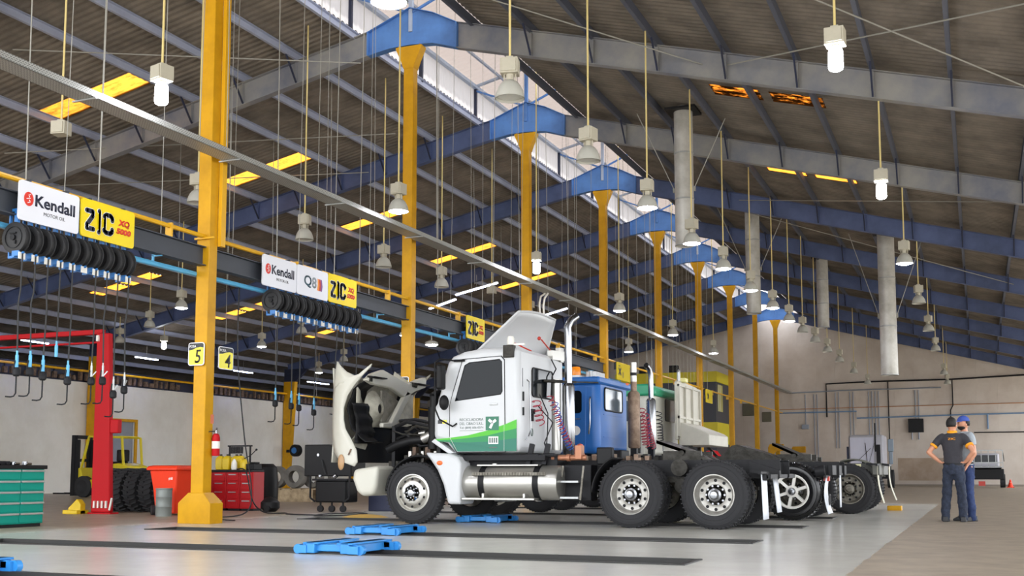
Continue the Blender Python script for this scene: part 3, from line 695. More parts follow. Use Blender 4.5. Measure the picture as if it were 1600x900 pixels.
# fluorescent fittings
def tube_light(p, q, lab, w=.16):
    t = thing('tube_light', lab, 'light fitting', p, 'fluorescent fittings')
    p, q = vec(p), vec(q)
    B().bar(p, q, w, .03).done('tray', BELL, t, smooth=False)
    d = Vector((0, 0, -.035)); b = B(); b.cyl(p + d + Vector((0, .04, 0)), q + d + Vector((0, .04, 0)), .02, n=8).cyl(p + d - Vector((0, .04, 0)), q + d - Vector((0, .04, 0)), .02, n=8)
    b.done('tubes', TUBE_ON, t)
    m = (p + q) / 2; B().cyl(m, (m.x, m.y, m.z + .5), .008, n=6).done('hanger', CABLE, t)
TL = [((-17.9, 37.8, 7.5), (-16.2, 37.8, 7.85), 'upper tube fitting of the bright pair behind the tilted roof fairing'), ((-19.2, 38.2, 7.1), (-18.1, 38.2, 7.4), 'lower tube fitting of the bright pair behind the tilted roof fairing'),
      ((-17.6, 44.6, 7.4), (-15.9, 44.6, 7.8), 'upper tube fitting of the second bright pair beside a yellow column'), ((-18.7, 44.8, 7.1), (-18.0, 44.8, 7.25), 'lower tube fitting of the second bright pair beside a yellow column'),
      ((-33.6, 32.3, 5.9), (-33.6, 33.6, 5.9), 'bluish tube fitting at the far left over the cream wall'), ((-33.6, 38.6, 5.85), (-33.6, 40.0, 5.85), 'bluish tube fitting over the roll-up shutter'),
      ((-33.6, 45.6, 5.85), (-33.6, 47.1, 5.85), 'bluish tube fitting right of the nearest yellow column'), ((-33.6, 52.2, 5.8), (-33.6, 54.3, 5.8), 'bluish tube fitting near the second wall column')]
for p, q, l in TL: tube_light(p, q, l)

# ================================================================ SIGNS
SX = RX + .17
def board(name, lab, y0, y1, z0, z1, m, group='advertising boards on the charcoal beam'):
    t = thing(name, lab, 'sign', (SX, (y0 + y1) / 2, z0), group)
    B().prism(rrect(y0, y1, z0, z1, .05), 'yz', SX - .025, SX).done('panel', m, t)
    for yy in (y0 + .2, y1 - .2): B().box(RX, SX - .02, yy - .02, yy + .02, 4.46, 4.75).done('mounting_bracket', BEAM, t)
    return t
UP = (0, 0, 1); YD = (0, 1, 0)
def kendall(y0, y1, z0, z1, lab):
    t = board('oil_sign', lab, y0, y1, z0, z1, SIGNW); w, h = y1 - y0, z1 - z0
    b = B(); cy, cz = y0 + .15 * w, z0 + .56 * h
    b.lathe([(0, .006), (.075 * w, .006), (.075 * w, 0), (0, 0)], (0, 0, 0), 'x', n=28)
    for v in b.bm.verts: v.co = Vector((v.co.x + SX, v.co.y + cy, v.co.z * 1.18 + cz))
    b.done('emblem', INKR, t)
    b = B()
    for j in range(5): b.tube([(SX + .009, cy + .02 * math.sin(j * 2.2) - .022 + .022 * (j % 2), cz - .055 + .026 * j), (SX + .009, cy + .022 - .022 * (j % 2), cz - .038 + .026 * j)], .006, n=5)
    b.done('emblem_hand', INKW, t)
    text('lettering', 'Kendall', INK, t, (SX, y0 + .255 * w, z0 + .42 * h), YD, UP, .67 * w, .3 * h, bold=.028)
    text('lettering', 'MOTOR OIL', INKB, t, (SX, y0 + .40 * w, z0 + .24 * h), YD, UP, .36 * w, .09 * h)
    return t
def zic(y0, y1, z0, z1, lab, full=True):
    t = board('oil_sign', lab, y0, y1, z0, z1, SIGNY); w, h = y1 - y0, z1 - z0
    def glyphs(b, g, x):
        zb, zt = z0 + .2 * h - g, z0 + .74 * h + g; c = .05 * w + g
        def st(pts): 
            for p, q in zip(pts[:-1], pts[1:]): b.bar((x, p[0], p[1]), (x, q[0], q[1]), .006, 2 * c * .62)
        for pts in ([(y0 + .09 * w, z0 + .7 * h), (y0 + .2 * w, z0 + .7 * h), (y0 + .2 * w, z0 + .58 * h), (y0 + .1 * w, z0 + .32 * h), (y0 + .1 * w, z0 + .24 * h), (y0 + .22 * w, z0 + .24 * h)],
                    [(y0 + .32 * w, z0 + .76 * h), (y0 + .32 * w, z0 + .2 * h)],
                    [(y0 + .565 * w, z0 + .6 * h), (y0 + .565 * w, z0 + .66 * h), (y0 + .53 * w, z0 + .72 * h), (y0 + .45 * w, z0 + .72 * h), (y0 + .415 * w, z0 + .66 * h), (y0 + .415 * w, z0 + .3 * h), (y0 + .45 * w, z0 + .24 * h), (y0 + .53 * w, z0 + .24 * h), (y0 + .565 * w, z0 + .3 * h), (y0 + .565 * w, z0 + .36 * h)]):
            st([(p, q + .0) for p, q in pts])
            for p, q in pts: b.cyl((x - .003, p, q), (x + .003, p, q), c * .62, n=8)
        return b
    glyphs(B(), .012, SX + .002).done('letter_outline', INKW, t, smooth=False)
    glyphs(B(), 0, SX + .007).done('lettering', INK, t, smooth=False)
    text('lettering', 'XQ', INKR, t, (SX, y0 + .68 * w, z0 + .5 * h), YD, UP, .22 * w, .2 * h, shear=.15, bold=.05, depth=.006)
    text('lettering', '5000', INKR, t, (SX, y0 + .65 * w, z0 + .3 * h), YD, UP, .28 * w, .16 * h, shear=.15, bold=.05, depth=.006)
def q8(y0, y1, z0, z1, lab):
    t = board('oil_sign', lab, y0, y1, z0, z1, SIGNW); w, h = y1 - y0, z1 - z0
    text('lettering', 'Q', INKT, t, (SX, y0 + .22 * w, z0 + .3 * h), YD, UP, .24 * w, .42 * h, bold=.02)
    text('lettering', '8', mat('ink_steel_grey', '8a9298', .4, var=0), t, (SX, y0 + .47 * w, z0 + .33 * h), YD, UP, .15 * w, .38 * h, bold=.03)
    for i, (m, a) in enumerate(((mat('sail_orange', 'f0902c', .4, var=0), 0), (mat('sail_red', 'c8402c', .4, var=0), .05), (mat('sail_violet', '7c4a8c', .4, var=0), .1))):
        c = y0 + (.64 + a) * w
        B().prism([(c, z0 + .3 * h), (c + .055 * w, z0 + .28 * h), (c + .075 * w, z0 + .46 * h), (c + .05 * w, z0 + .68 * h), (c + .01 * w, z0 + .7 * h), (c + .02 * w, z0 + .5 * h)], 'yz', SX + .0005, SX + .004).done('emblem', m, t)
kendall(11.03, 12.11, 4.17, 4.71, 'nearest white oil board with red round emblem, left of the yellow board')
zic(12.15, 13.24, 4.17, 4.72, 'nearest yellow oil board with navy and red lettering')
kendall(16.55, 17.62, 4.15, 4.71, 'second white oil board with red emblem, between two columns')
q8(17.64, 18.72, 4.15, 4.71, 'white oil board with a Q, an 8 and a small orange red emblem')
zic(18.74, 19.82, 4.16, 4.72, 'second yellow oil board, right end of the three board row')
zic(25.2, 26.3, 4.16, 4.74, 'small looking yellow oil board above the white truck cab')
t = board('oil_sign', 'distant yellow board with small black marks behind the tan stack', 37.8, 39.4, 4.1, 4.72, SIGNY)
B().bar((SX + .004, 38.0, 4.28), (SX + .004, 38.28, 4.52), .006, .08).bar((SX + .004, 38.28, 4.28), (SX + .004, 38.0, 4.52), .006, .08).box(SX, SX + .006, 38.0, 38.2, 4.58, 4.61).box(SX, SX + .006, 38.5, 38.56, 4.2, 4.4).done('lettering', INKB, t, smooth=False)
t = board('oil_sign', 'farthest small yellow board right of the chrome stack', 51.8, 53.2, 4.1, 4.72, SIGNY)
B().bar((SX + .004, 52.1, 4.28), (SX + .004, 52.4, 4.52), .006, .08).bar((SX + .004, 52.4, 4.28), (SX + .004, 52.1, 4.52), .006, .08).done('lettering', INKB, t, smooth=False)
def fosa(num, lab, org, right, w, h, shearn):
    o = vec(org); r = vec(right); n = r.cross(Vector(UP))
    t = thing('pit_sign', lab, 'sign', org, 'pit number signs on the nearest column')
    def P(u, v, d): return o + r * u + Vector((0, 0, v)) + n * d
    def plate(poly, d0, d1, m, nm):
        b = B(); A = [b.bm.verts.new(P(u, v, d0)) for u, v in poly]; C = [b.bm.verts.new(P(u, v, d1)) for u, v in poly]
        b.bm.faces.new(A); b.bm.faces.new(C[::-1]); k = len(poly)
        for i in range(k): b.bm.faces.new((A[i], C[i], C[(i + 1) % k], A[(i + 1) % k]))
        b.done(nm, m, t, smooth=False)
    plate(rrect(0, w, 0, h, .045), 0, .012, SIGNW, 'plate')
    plate(rrect(.012, w - .012, .012, h - .012, .038), .012, .014, FOSAY, 'yellow_field')
    top = [p for p in rrect(.012, w - .012, .012, h - .012, .038) if p[1] > h * .8]
    band = [(w - .012, h * .76), (w - .05, h * .82)][:1] + top + [(.012, h * .66), (w * .25, h * .68), (w * .5, h * .76), (w * .75, h * .8)]
    plate(band, .014, .016, INKB, 'black_band')
    text('lettering', 'FOSA', INKW, t, P(.03, h * .78, .016), r, UP, w * .4, h * .11, depth=.003)
    text('numeral', num, INKB, t, P(w * .42, h * .1, .014), r, UP, w * .38, h * (.58), depth=.004, shear=.12, bold=.01)
fosa('5', 'black and yellow pit sign numbered 5 on the left face of the nearest column', (-12.0, 15.05, 2.58), (1, 0, 0), .32, .38, 0)
fosa('4', 'black and yellow pit sign numbered 4 jutting from the nearest column', (RX + .14, 15.38, 2.55), (0, 1, 0), .4, .38, 0)
# sign corner seen over the raised hood, on the second column
fosa('3', 'black and yellow pit sign on the second column, its top just above the raised hood', (-11.94, 22.13, 2.57), (1, 0, 0), .32, .38, 0)

# ================================================================ HOSE REELS
ME_DRUM = mk(lambda b: b.lathe([(.0, -.045), (.2, -.05), (.21, -.045), (.21, -.03), (.19, -.026), (.19, .026), (.21, .03), (.21, .045), (.2, .05), (0, .045)], (0, 0, 0), 'y', n=36), mat('drum_black', '242426', .6, var=.3, scale=8), 'drum')
ME_HUB = mk(lambda b: (b.lathe([(.15, -.052), (.15, -.06), (.14, -.06), (.14, -.052)], (0, 0, 0), 'y', n=28, closed=True), b.cyl((0, -.05, 0), (0, -.075, 0), .04), b.box(-.06, .05, -.07, -.05, .05, .07), b.box(.03, .05, -.07, -.05, -.09, -.04)), BLK, 'hub')
ME_BRKT = mk(lambda b: (b.box(-.02, .02, -.05, .05, -.27, -.245), b.box(-.02, .1, -.05, -.03, -.25, -.18), b.bar((-.02, 0, -.25), (.14, 0, -.2), .025), b.box(-.03, .03, -.02, .02, .2, .4), b.box(-.12, -.1, -.02, .02, -.25, .4), b.box(-.12, .0, -.02, .02, .36, .4), b.box(-.12, .0, -.02, .02, -.27, -.24)), BLUEP, 'bracket')
ME_TAG = mk(lambda b: b.box(.1, .112, -.055, .055, -.29, -.2), WPL, 'name_tag')
ME_GUN = mk(lambda b: (b.cyl((0, 0, 0), (0, 0, .16), .022), b.cyl((0, 0, .16), (.0, 0, .22), .014)), BPIPE, 'valve_grip')
ME_GUNS = mk(lambda b: (b.cyl((0, 0, 0), (0, 0, .16), .016), b.cyl((0, 0, .16), (.0, 0, .22), .01), b.bar((0, 0, 0), (.05, .04, .08), .015)), GALV, 'valve_grip')
ME_MET = mk(lambda b: (b.lathe([(0, -.12), (.03, -.12), (.05, -.1), (.05, -.03), (.03, 0), (0, 0)], (0, 0, 0), n=14), b.bar((-.05, 0, -.02), (-.03, 0, .1), .012), b.bar((.0, -.05, -.02), (0, -.03, .09), .012)), BLK, 'meter')
ME_SPT = mk(lambda b: b.tube([(0, 0, -.1), (0, 0, -.34), (-.01, -.02, -.38), (-.04, -.05, -.39), (-.08, -.1, -.385)], .01, n=7), BLK, 'spout')
def reel(y, lab, hose=None, grp='', silver=False, meter=True, z=3.93, x=-11.72):
    t = thing('hose_reel', lab, 'hose reel', (x, y, z), grp)
    inst('drum', ME_DRUM, t, (x, y, z)); h = inst('hub', ME_HUB, t, (x, y, z)); inst('bracket', ME_BRKT, t, (x, y, z)); inst('name_tag', ME_TAG, t, (x, y, z))
    if hose:
        hx = x + .1
        B().tube([(x + .12, y, z - .2), (hx + .01, y + .0, z - .7), (hx, y + random.uniform(-.03, .03), (z + hose) / 2), (hx, y, hose + .2)], .011, n=7).done('hose', BLACKC, t)
        inst('valve_grip', ME_GUNS if silver else ME_GUN, t, (hx, y, hose), random.uniform(-1, 1))
        if meter: inst('meter', ME_MET, t, (hx, y, hose)); inst('spout', ME_SPT, t, (hx, y, hose), random.uniform(-.5, .4))
H1 = [2.2, 2.22, 2.18, 2.4, 2.15, None, 2.18, 2.2, 2.02, 2.1]
for k in range(10):
    y = 11.1 + .225 * k
    reel(y, 'black hose reel, %s in the group under the nearest two boards' % ORD[k], H1[k], 'hose reels under the nearest boards', silver=k > 5, meter=(k != 3))
H2 = {0: 2.12, 2: 2.1, 3: 2.08, 5: 2.02, 8: 2.35, 9: 2.4, 11: 2.15}
for k in range(12):
    y = 17.0 + .255 * k
    reel(y, 'black hose reel, %s in the group under the three boards' % ORD[k], H2.get(k), 'hose reels under the row of three boards', silver=k > 5)
for k in range(5):
    reel(25.25 + .26 * k, 'black hose reel, %s in the group above the white truck cab' % ORD[k], None, 'hose reels above the white truck')
# ================================================================ TRUCKS
TYRE_P = [(.285, .03), (.30, .01), (.34, 0), (.40, -.003), (.45, .008), (.48, .025), (.497, .05), (.5, .07), (.5, .085), (.488, .09), (.488, .1), (.5, .105), (.5, .135), (.488, .14), (.488, .15), (.5, .155), (.5, .2), (.497, .22), (.48, .245), (.45, .262), (.40, .273), (.34, .27), (.30, .26), (.285, .24)]
def tyre_mesh(name, m, blocks=True):
    b = B(); b.lathe(TYRE_P, (0, 0, 0), 'y', n=64, closed=True)
    for r in (.36, .43): b.lathe([(r, -.006), (r + .008, -.008), (r + .016, -.004)], (0, 0, 0), 'y', n=64)
    if blocks:
        for k in range(48):
            a = 2 * PI * k / 48; c, s = math.cos(a), math.sin(a); t = Vector((-s, 0, c)) * .018; o = Vector((c, 0, s))
            for y0, y1 in ((.028, .075), (.2, .24)):
                b.bar(o * .493 + Vector((0, y0, 0)), o * .497 + Vector((0, y1, 0)), .036, .018)
    return b.mesh(name, m)
ME_TYRE = tyre_mesh('tyre', RUB); ME_TYREG = tyre_mesh('tyre', RUBG)
RIMR = [(.292, .012), (.302, 0), (.287, -.003), (.276, .018), (.266, .05), (.26, .1), (.24, .128), (.2, .136), (.16, .136), (.15, .13), (.15, .2), (.28, .24)]
RIMF = [(.292, .012), (.302, 0), (.287, -.003), (.276, .02), (.268, .045), (.25, .04), (.215, -.005), (.19, -.02), (.13, -.022), (.13, .1), (.28, .24)]
def rim_spoke(b):
    b.lathe([(.292, .012), (.302, 0), (.285, -.006), (.262, .01), (.255, .06), (.26, .12)], (0, 0, 0), 'y', n=48)
    b.lathe([(0, .03), (.1, .03), (.11, .06), (.1, .14), (0, .14)], (0, 0, 0), 'y', n=24)
    for k in range(6):
        a = 2 * PI * (k + .3) / 6; b.bar((math.cos(a) * .09, .07, math.sin(a) * .09), (math.cos(a) * .27, .05, math.sin(a) * .27), .07, .05)
ME_RIMS = mk(rim_spoke, RIMWH, 'wheel')
def holes(b, y, r=.212, n=10, s=.024):
    for k in range(n):
        a = 2 * PI * (k + .5) / n; b.cyl((math.cos(a) * r, y, math.sin(a) * r), (math.cos(a) * r, y + .004, math.sin(a) * r), s, n=14)
def rim_mesh(prof, m, *hole):
    b = B(); b.lathe(prof, (0, 0, 0), 'y', n=48); nf = len(b.bm.faces); holes(b, *hole)
    b.bm.faces.ensure_lookup_table()
    for f in b.bm.faces[nf:]: f.material_index = 1
    me = b.mesh('wheel', m); me.materials.append(BLKP); return me
ME_RIMR = rim_mesh(RIMR, RIMW, .126); ME_RIMD = rim_mesh(RIMR, RIMD, .126); ME_RIMF = rim_mesh(RIMF, ALU, -.012, .222, 10, .021)
def hubR(b):
    b.lathe([(0, -.03), (.05, -.022), (.065, 0), (.068, .04), (.095, .05), (.1, .13)], (0, 0, 0), 'y', n=28)
    for k in range(10):
        a = 2 * PI * k / 10; b.cyl((math.cos(a) * .135, .105, math.sin(a) * .135), (math.cos(a) * .135, .14, math.sin(a) * .135), .016, n=6)
def hubF(b):
    b.lathe([(0, -.09), (.05, -.082), (.07, -.06), (.075, -.02)], (0, 0, 0), 'y', n=28)
    for ring, r in ((10, .12), (8, .08)):
        for k in range(ring):
            a = 2 * PI * k / ring; b.lathe([(0, -.075), (.012, -.07), (.019, -.05), (.021, -.015)], (math.cos(a) * r, 0, math.sin(a) * r), 'y', n=8)
ME_HUBR = mk(hubR, CHROME, 'hub'); ME_HUBF = mk(hubF, CHROME, 'hub'); ME_HUBD = mk(hubR, RIMD, 'hub')
def wheel(t, x, y, far=False, rim=None, tyre=None, hub=None):
    w = inst('wheel', rim or ME_RIMR, t, (x, y, .5), PI if far else 0)
    for n, me in (('tyre', tyre or ME_TYRE), ('hub', hub or ME_HUBR)):
        if me is None: continue
        o = bpy.data.objects.new(n, me); COL.objects.link(o); o.parent = w
    return w
def chassis(t, y0, xf, rears, xe, rim=None, tyre=None, hub=None, rail=BLK):
    """y0: near outer face, far outer face = y0 + 2.5"""
    y1 = y0 + 2.5
    for far, ys in ((False, (y0, y0 + .32)), (True, (y1, y1 - .32))):
        if xf is not None: wheel(t, xf, ys[0], far, ME_RIMF, ME_TYRE, ME_HUBF)
        for x in rears:
            wheel(t, x, ys[0], far, rim, tyre, hub)
            wheel(t, x, ys[1], far, ME_RIMD, ME_TYRE, ME_HUBD)
    yc = (y0 + y1) / 2; xs = (xf - .85) if xf is not None else min(rears) - 3.8
    for s in (-1, 1):
        y = yc + s * .43
        b = B(); b.box(xs, xe, y - .004, y + .004, .74, 1.02).box(xs, xe, min(y, y - s * .08), max(y, y - s * .08), .74, .75).box(xs, xe, min(y, y - s * .08), max(y, y - s * .08), 1.01, 1.02)
        for k in range(14): b.cyl((xs + .3 + (xe - xs - .5) * k / 14, y - .012, .95), (xs + .3 + (xe - xs - .5) * k / 14, y + .012, .95), .014, n=6).cyl((xs + .3 + (xe - xs - .5) * k / 14, y - .012, .82), (xs + .3 + (xe - xs - .5) * k / 14, y + .012, .82), .014, n=6)
        b.done('frame_rail', rail, t, smooth=False)
    b = B()
    for k in range(6): x = xs + .2 + (xe - .15 - xs - .2) * k / 5; b.box(x - .04, x + .04, yc - .43, yc + .43, .78, .98)
    b.done('cross_members', rail, t, smooth=False)
    for x in list(rears) + ([xf] if xf is not None else []):
        b = B(); b.cyl((x, y0 + .1, .5), (x, y1 - .1, .5), .075 if x != xf else .06)
        if x != xf: b.ball((x, yc, .5), .21, 1.1, .9, 1).cyl((x, yc, .5), (x + .3, yc, .52), .07)
        b.box(x - .35, x + .35, yc - .5, yc - .4, .55, .6).box(x - .35, x + .35, yc + .4, yc + .5, .55, .6).box(x - .06, x + .06, yc - .5, yc - .4, .5, .76).box(x - .06, x + .06, yc + .4, yc + .5, .5, .76)
        b.done('axle', GRIME, t)
    if len(rears) == 2:
        xm = sum(rears) / 2
        for s in (-1, 1):
          b = B(); b.cyl((xm, yc + s * .35, .62), (xm, yc + s * .62, .62), .11).bar((xm - .5, yc + s * .52, .72), (xm + .5, yc + s * .52, .72), .07, .09).cyl((xm - .02, yc + s * .6, .9), (xm - .02, yc + s * .68, .9), .13)
          b.done('suspension', GRIME, t)
    b = B(); b.cyl((xs + 1.4, yc, .62), (min(rears) - .2 if rears else xe, yc, .56), .06); b.done('drive_shaft', GRIME, t)
def fifth_wheel(t, x, yc, tilt=.24, L=.75):
    b = B(); z = 1.2
    p = [(x - L * .65, z + tilt * .5), (x + L * .5, z - tilt * .45), (x + L * .9, z - tilt * .95), (x + L * .9, z - tilt * .95 - .035), (x + L * .5, z - tilt * .45 - .05), (x - L * .65, z + tilt * .5 - .05)]
    b.prism(p, 'xz', yc - .43, yc - .06).prism(p, 'xz', yc + .06, yc + .43).prism([(x - L * .65, z + tilt * .5), (x + L * .1, z - tilt * .1), (x + L * .1, z - tilt * .1 - .05), (x - L * .65, z + tilt * .5 - .05)], 'xz', yc - .43, yc + .43)
    b.done('coupling_plate', GRIME, t, smooth=False)
    b = B(); b.box(x - .3, x + .3, yc - .42, yc - .34, 1.0, 1.16).box(x - .3, x + .3, yc + .34, yc + .42, 1.0, 1.16).cyl((x, yc - .45, 1.13), (x, yc + .45, 1.13), .04)
    b.done('coupling_stand', GRIME, t, smooth=False)
def flap(t, x, y, w0, w1, z0, z1, m, lean=0.0, curve=0.0):
    rows = []
    for k in range(7):
        f = k / 6; w = w1 + (w0 - w1) * f; z = z0 + (z1 - z0) * f
        rows.append([(x + lean * (1 - f) + curve * math.sin(PI * f), y - w / 2, z), (x + lean * (1 - f) + curve * math.sin(PI * f), y + w / 2, z)])
    B().grid(rows).done('mud_flap', m, t, solid=.012)
    B().bar((x, y - .35, z1 + .02), (x, y + .35, z1 + .02), .04).bar((x - .25, y + .3, z1 + .05), (x, y + .3, z1 + .02), .05).done('flap_hanger', BLK, t)

# ---------------------------------------------------------------- truck 1, white tractor with raised hood
T1 = thing('tractor_truck', 'white tractor truck with green side stripes and its hood tilted open', 'truck', (-6, 17.6, 0))
N1 = 16.35; C1 = 17.6
chassis(T1, N1, -8.5, (-4.85, -3.58), -2.75)
YN, YFR = 16.55, 18.65
# cab shell
cabpoly = [(-6.72, 1.14), (-7.85, 1.14), (-8.0, 1.3), (-8.24, 1.36), (-8.24, 1.88), (-8.19, 1.95), (-7.99, 2.62), (-7.9, 2.72), (-7.7, 2.79), (-7.36, 2.84), (-6.8, 2.83), (-6.72, 2.76)]
o = B().prism(cabpoly, 'xz', YN, YFR).done('cab', WHT, T1)
md = o.modifiers.new('bevel', 'BEVEL'); md.width = .09; md.segments = 4; md.limit_method = 'ANGLE'; md.angle_limit = math.radians(50)
CAB1 = o
dpoly = [(-7.70, 2.655), (-7.03, 2.685), (-6.975, 2.62), (-6.96, 1.16), (-7.80, 1.16), (-7.93, 1.34), (-7.93, 1.93), (-7.87, 2.13)]
def grow(poly, g):
    cx = sum(p[0] for p in poly) / len(poly); cz = sum(p[1] for p in poly) / len(poly)
    return [(x + g * (1 if x > cx else -1), z + g * (1 if z > cz else -1)) for x, z in poly]
B().prism(grow(dpoly, .012), 'xz', YN - .004, YN + .01).done('door_gap', BLKP, CAB1, smooth=False)
door = B().prism(dpoly, 'xz', YN - .014, YN + .01).done('door', WHT, T1, bevel=.006)
B().prism([(-7.835, 1.985), (-7.03, 2.075), (-7.005, 2.12), (-7.015, 2.6), (-7.05, 2.635), (-7.58, 2.6), (-7.66, 2.56)], 'xz', YN - .017, YN).done('door_glass', GLASS, door)
b = B(); b.tube([(-7.835, YN - .016, 1.985), (-7.03, YN - .016, 2.075), (-7.005, YN - .016, 2.12), (-7.015, YN - .016, 2.6), (-7.05, YN - .016, 2.635), (-7.58, YN - .016, 2.6), (-7.66, YN - .016, 2.56)], .008, n=6, close=True); b.done('window_seal', BLKP, door)
B().box(-7.22, -7.08, YN - .035, YN - .01, 1.9, 1.94).done('door_handle', WHT, door, bevel=.008)
# far side door glass and windshield, seen through nothing but there
B().prism([(-7.8, 2.0), (-7.03, 2.07), (-7.02, 2.6), (-7.6, 2.58)], 'xz', YFR, YFR + .015).done('side_glass', GLASS, CAB1)
B().grid([[(-8.225, 16.75, 1.98), (-8.225, 18.45, 1.98)], [(-8.03, 16.8, 2.62), (-8.03, 18.4, 2.62)]]).done('windshield', GLASS, CAB1, solid=.02)
# stripes
lt = [(-8.2, 1.37), (-7.96, 1.385), (-7.6, 1.425), (-7.25, 1.5), (-6.93, 1.6), (-6.76, 1.665)]
gt = [(-8.2, 1.35), (-7.96, 1.355), (-7.6, 1.38), (-7.25, 1.42), (-6.95, 1.485), (-6.76, 1.525)]
tt_ = [(-8.2, 1.34), (-7.96, 1.32), (-7.6, 1.31), (-7.25, 1.32), (-6.95, 1.35), (-6.76, 1.37)]
bt = [(-6.76, 1.165), (-7.8, 1.165), (-7.94, 1.32), (-8.2, 1.335)]
YS = YN - .0165
B().prism(lt + gt[::-1], 'xz', YS, YN + .005).done('light_green_stripe', LGRN, CAB1, smooth=False)
B().prism(gt + tt_[::-1], 'xz', YS, YN + .005).done('green_stripe', GRN, CAB1, smooth=False)
B().prism(tt_ + bt, 'xz', YS, YN + .005).done('teal_stripe', GRN2, CAB1, smooth=False)
for p_, q_, w_ in (((-6.968, YS - .001, 1.17), (-6.968, YS - .001, 1.66), .007), ((-7.93, YS - .001, 1.40), (-7.79, YS - .001, 1.165), .01)):
    B().bar(p_, q_, w_, .003).done('door_seam', WPL, CAB1, smooth=False)
YT = YN - .014
b = B(); b.box(-7.29, -7.06, YT - .004, YT, 1.5, 1.72); b.done('logo_panel', DGRN, door, smooth=False)
b = B(); zc = 1.61; xc = -7.175
for a in (60, 155, 265): b.bar((xc + .005, YT - .006, zc + .01), (xc + .085 * math.cos(math.radians(a - 20)), YT - .006, zc + .085 * math.sin(math.radians(a - 20))), .006, .042)
b.done('logo_mark', INKW, door, smooth=False)
text('lettering', 'RECICLADORA', INKG, door, (-7.75, YT, 1.655), (1, 0, 0), UP, .42, .045)
text('lettering', 'DEL CIBAO S.R.L.', INKG, door, (-7.75, YT, 1.59), (1, 0, 0), UP, .42, .045)
text('lettering', 'Tel: (809) 606-0074', INKG, door, (-7.75, YT, 1.52), (1, 0, 0), UP, .42, .045)
B().box(-7.75, -7.33, YT - .003, YT, 1.497, 1.502).done('underline', INKG, door, smooth=False)
b = B(); b.box(-7.24, -7.07, YS - .004, YS, 1.28, 1.4); b.done('sticker', INKW, door, smooth=False, bevel=.0)
b = B()
for k in range(4): b.box(-7.225 + .038 * k, -7.2 + .038 * k, YS - .006, YS - .003, 1.3, 1.38)
b.box(-7.225, -7.085, YS - .006, YS - .003, 1.215, 1.235); b.done('sticker_bars', INKG, door, smooth=False)
B().box(-8.15, -8.07, YN - .006, YN, 1.62, 1.68).done('badge', INKB, CAB1, smooth=False); B().box(-8.065, -7.99, YN - .006, YN, 1.62, 1.68).done('badge', FOSAY, CAB1, smooth=False)
# rear face of cab
XR1 = -6.72
B().prism(rrect(17.1, 18.05, 2.07, 2.54, .06), 'yz', XR1, XR1 + .012).done('rear_glass', GLASS, CAB1)
b = B(); b.tube([(XR1 + .013, p[0], p[1]) for p in rrect(17.1, 18.05, 2.07, 2.54, .06)], .012, n=6, close=True); b.done('window_seal', BLKP, CAB1)
b = B(); b.box(XR1, XR1 + .02, 16.7, 16.735, 1.97, 2.12).box(XR1, XR1 + .02, 16.7, 16.735, 1.74, 1.87).box(XR1, XR1 + .006, 16.7, 16.706, 2.2, 2.5)
b.box(XR1, XR1 + .04, 17.02, 17.16, 1.78, 1.86).box(XR1, XR1 + .04, 17.06, 17.1, 1.66, 1.82).box(XR1, XR1 + .03, 17.16, 17.2, 1.82, 1.86); b.done('cab_rear_fittings', BLKP, CAB1)
b = B(); b.tube([(XR1 + .02, 16.84, 2.32), (XR1 + .06, 16.85, 2.28), (XR1 + .06, 16.88, 1.9), (XR1 + .06, 16.9, 1.5), (XR1 + .06, 16.8, 1.4), (XR1 + .02, 16.78, 1.34)], .011); b.done('grab_rail', CHROME, CAB1)
b = B(); b.tube([(XR1 + .005, 17.1 + .04 * math.cos(a), 1.48 + .06 * math.sin(a)) for a in [2 * PI * i / 16 for i in range(16)]], .007, n=6, close=True); b.done('oval_emblem', INKG, CAB1)
# side skirt marks + chassis step box under the cab
b = B(); b.box(-8.0, -6.15, 16.75, 17.15, .92, 1.12).box(-7.8, -6.3, 16.6, 16.8, 1.02, 1.1)
for k, x in enumerate((-6.62, -6.35)): b.bar((x, 16.7, .95), (x + .05, 16.75, 1.28), .07).cyl((x, 16.65, 1.1), (x + .2, 16.65, 1.1), .03)
b.done('cab_mount', BLK, T1, smooth=False)
# mirrors
t = T1
b = B(); b.tube([(-7.84, 16.5, 2.64), (-8.03, 16.34, 2.66), (-8.09, 16.3, 2.6), (-8.08, 16.3, 1.85), (-8.02, 16.34, 1.68), (-7.86, 16.5, 1.57), (-7.8, 16.53, 1.62)], .014); b.tube([(-7.84, 16.5, 2.64), (-7.66, 16.52, 2.64)], .02); b.done('mirror_arm', BLKP, T1)
B().box(-8.03, -7.93, 16.2, 16.4, 2.16, 2.56).done('mirror', BLKP, T1, bevel=.03)
B().ball((-7.94, 16.34, 1.95), .1, .8, .9, 1.25).done('mirror', BLKP, T1)
b = B(); b.tube([(-7.84, 18.7, 2.64), (-8.05, 18.9, 2.62), (-8.05, 18.9, 1.9), (-7.84, 18.7, 1.7)], .014); b.box(-8.08, -7.98, 18.82, 19.0, 2.1, 2.5); b.done('mirror', BLKP, T1)
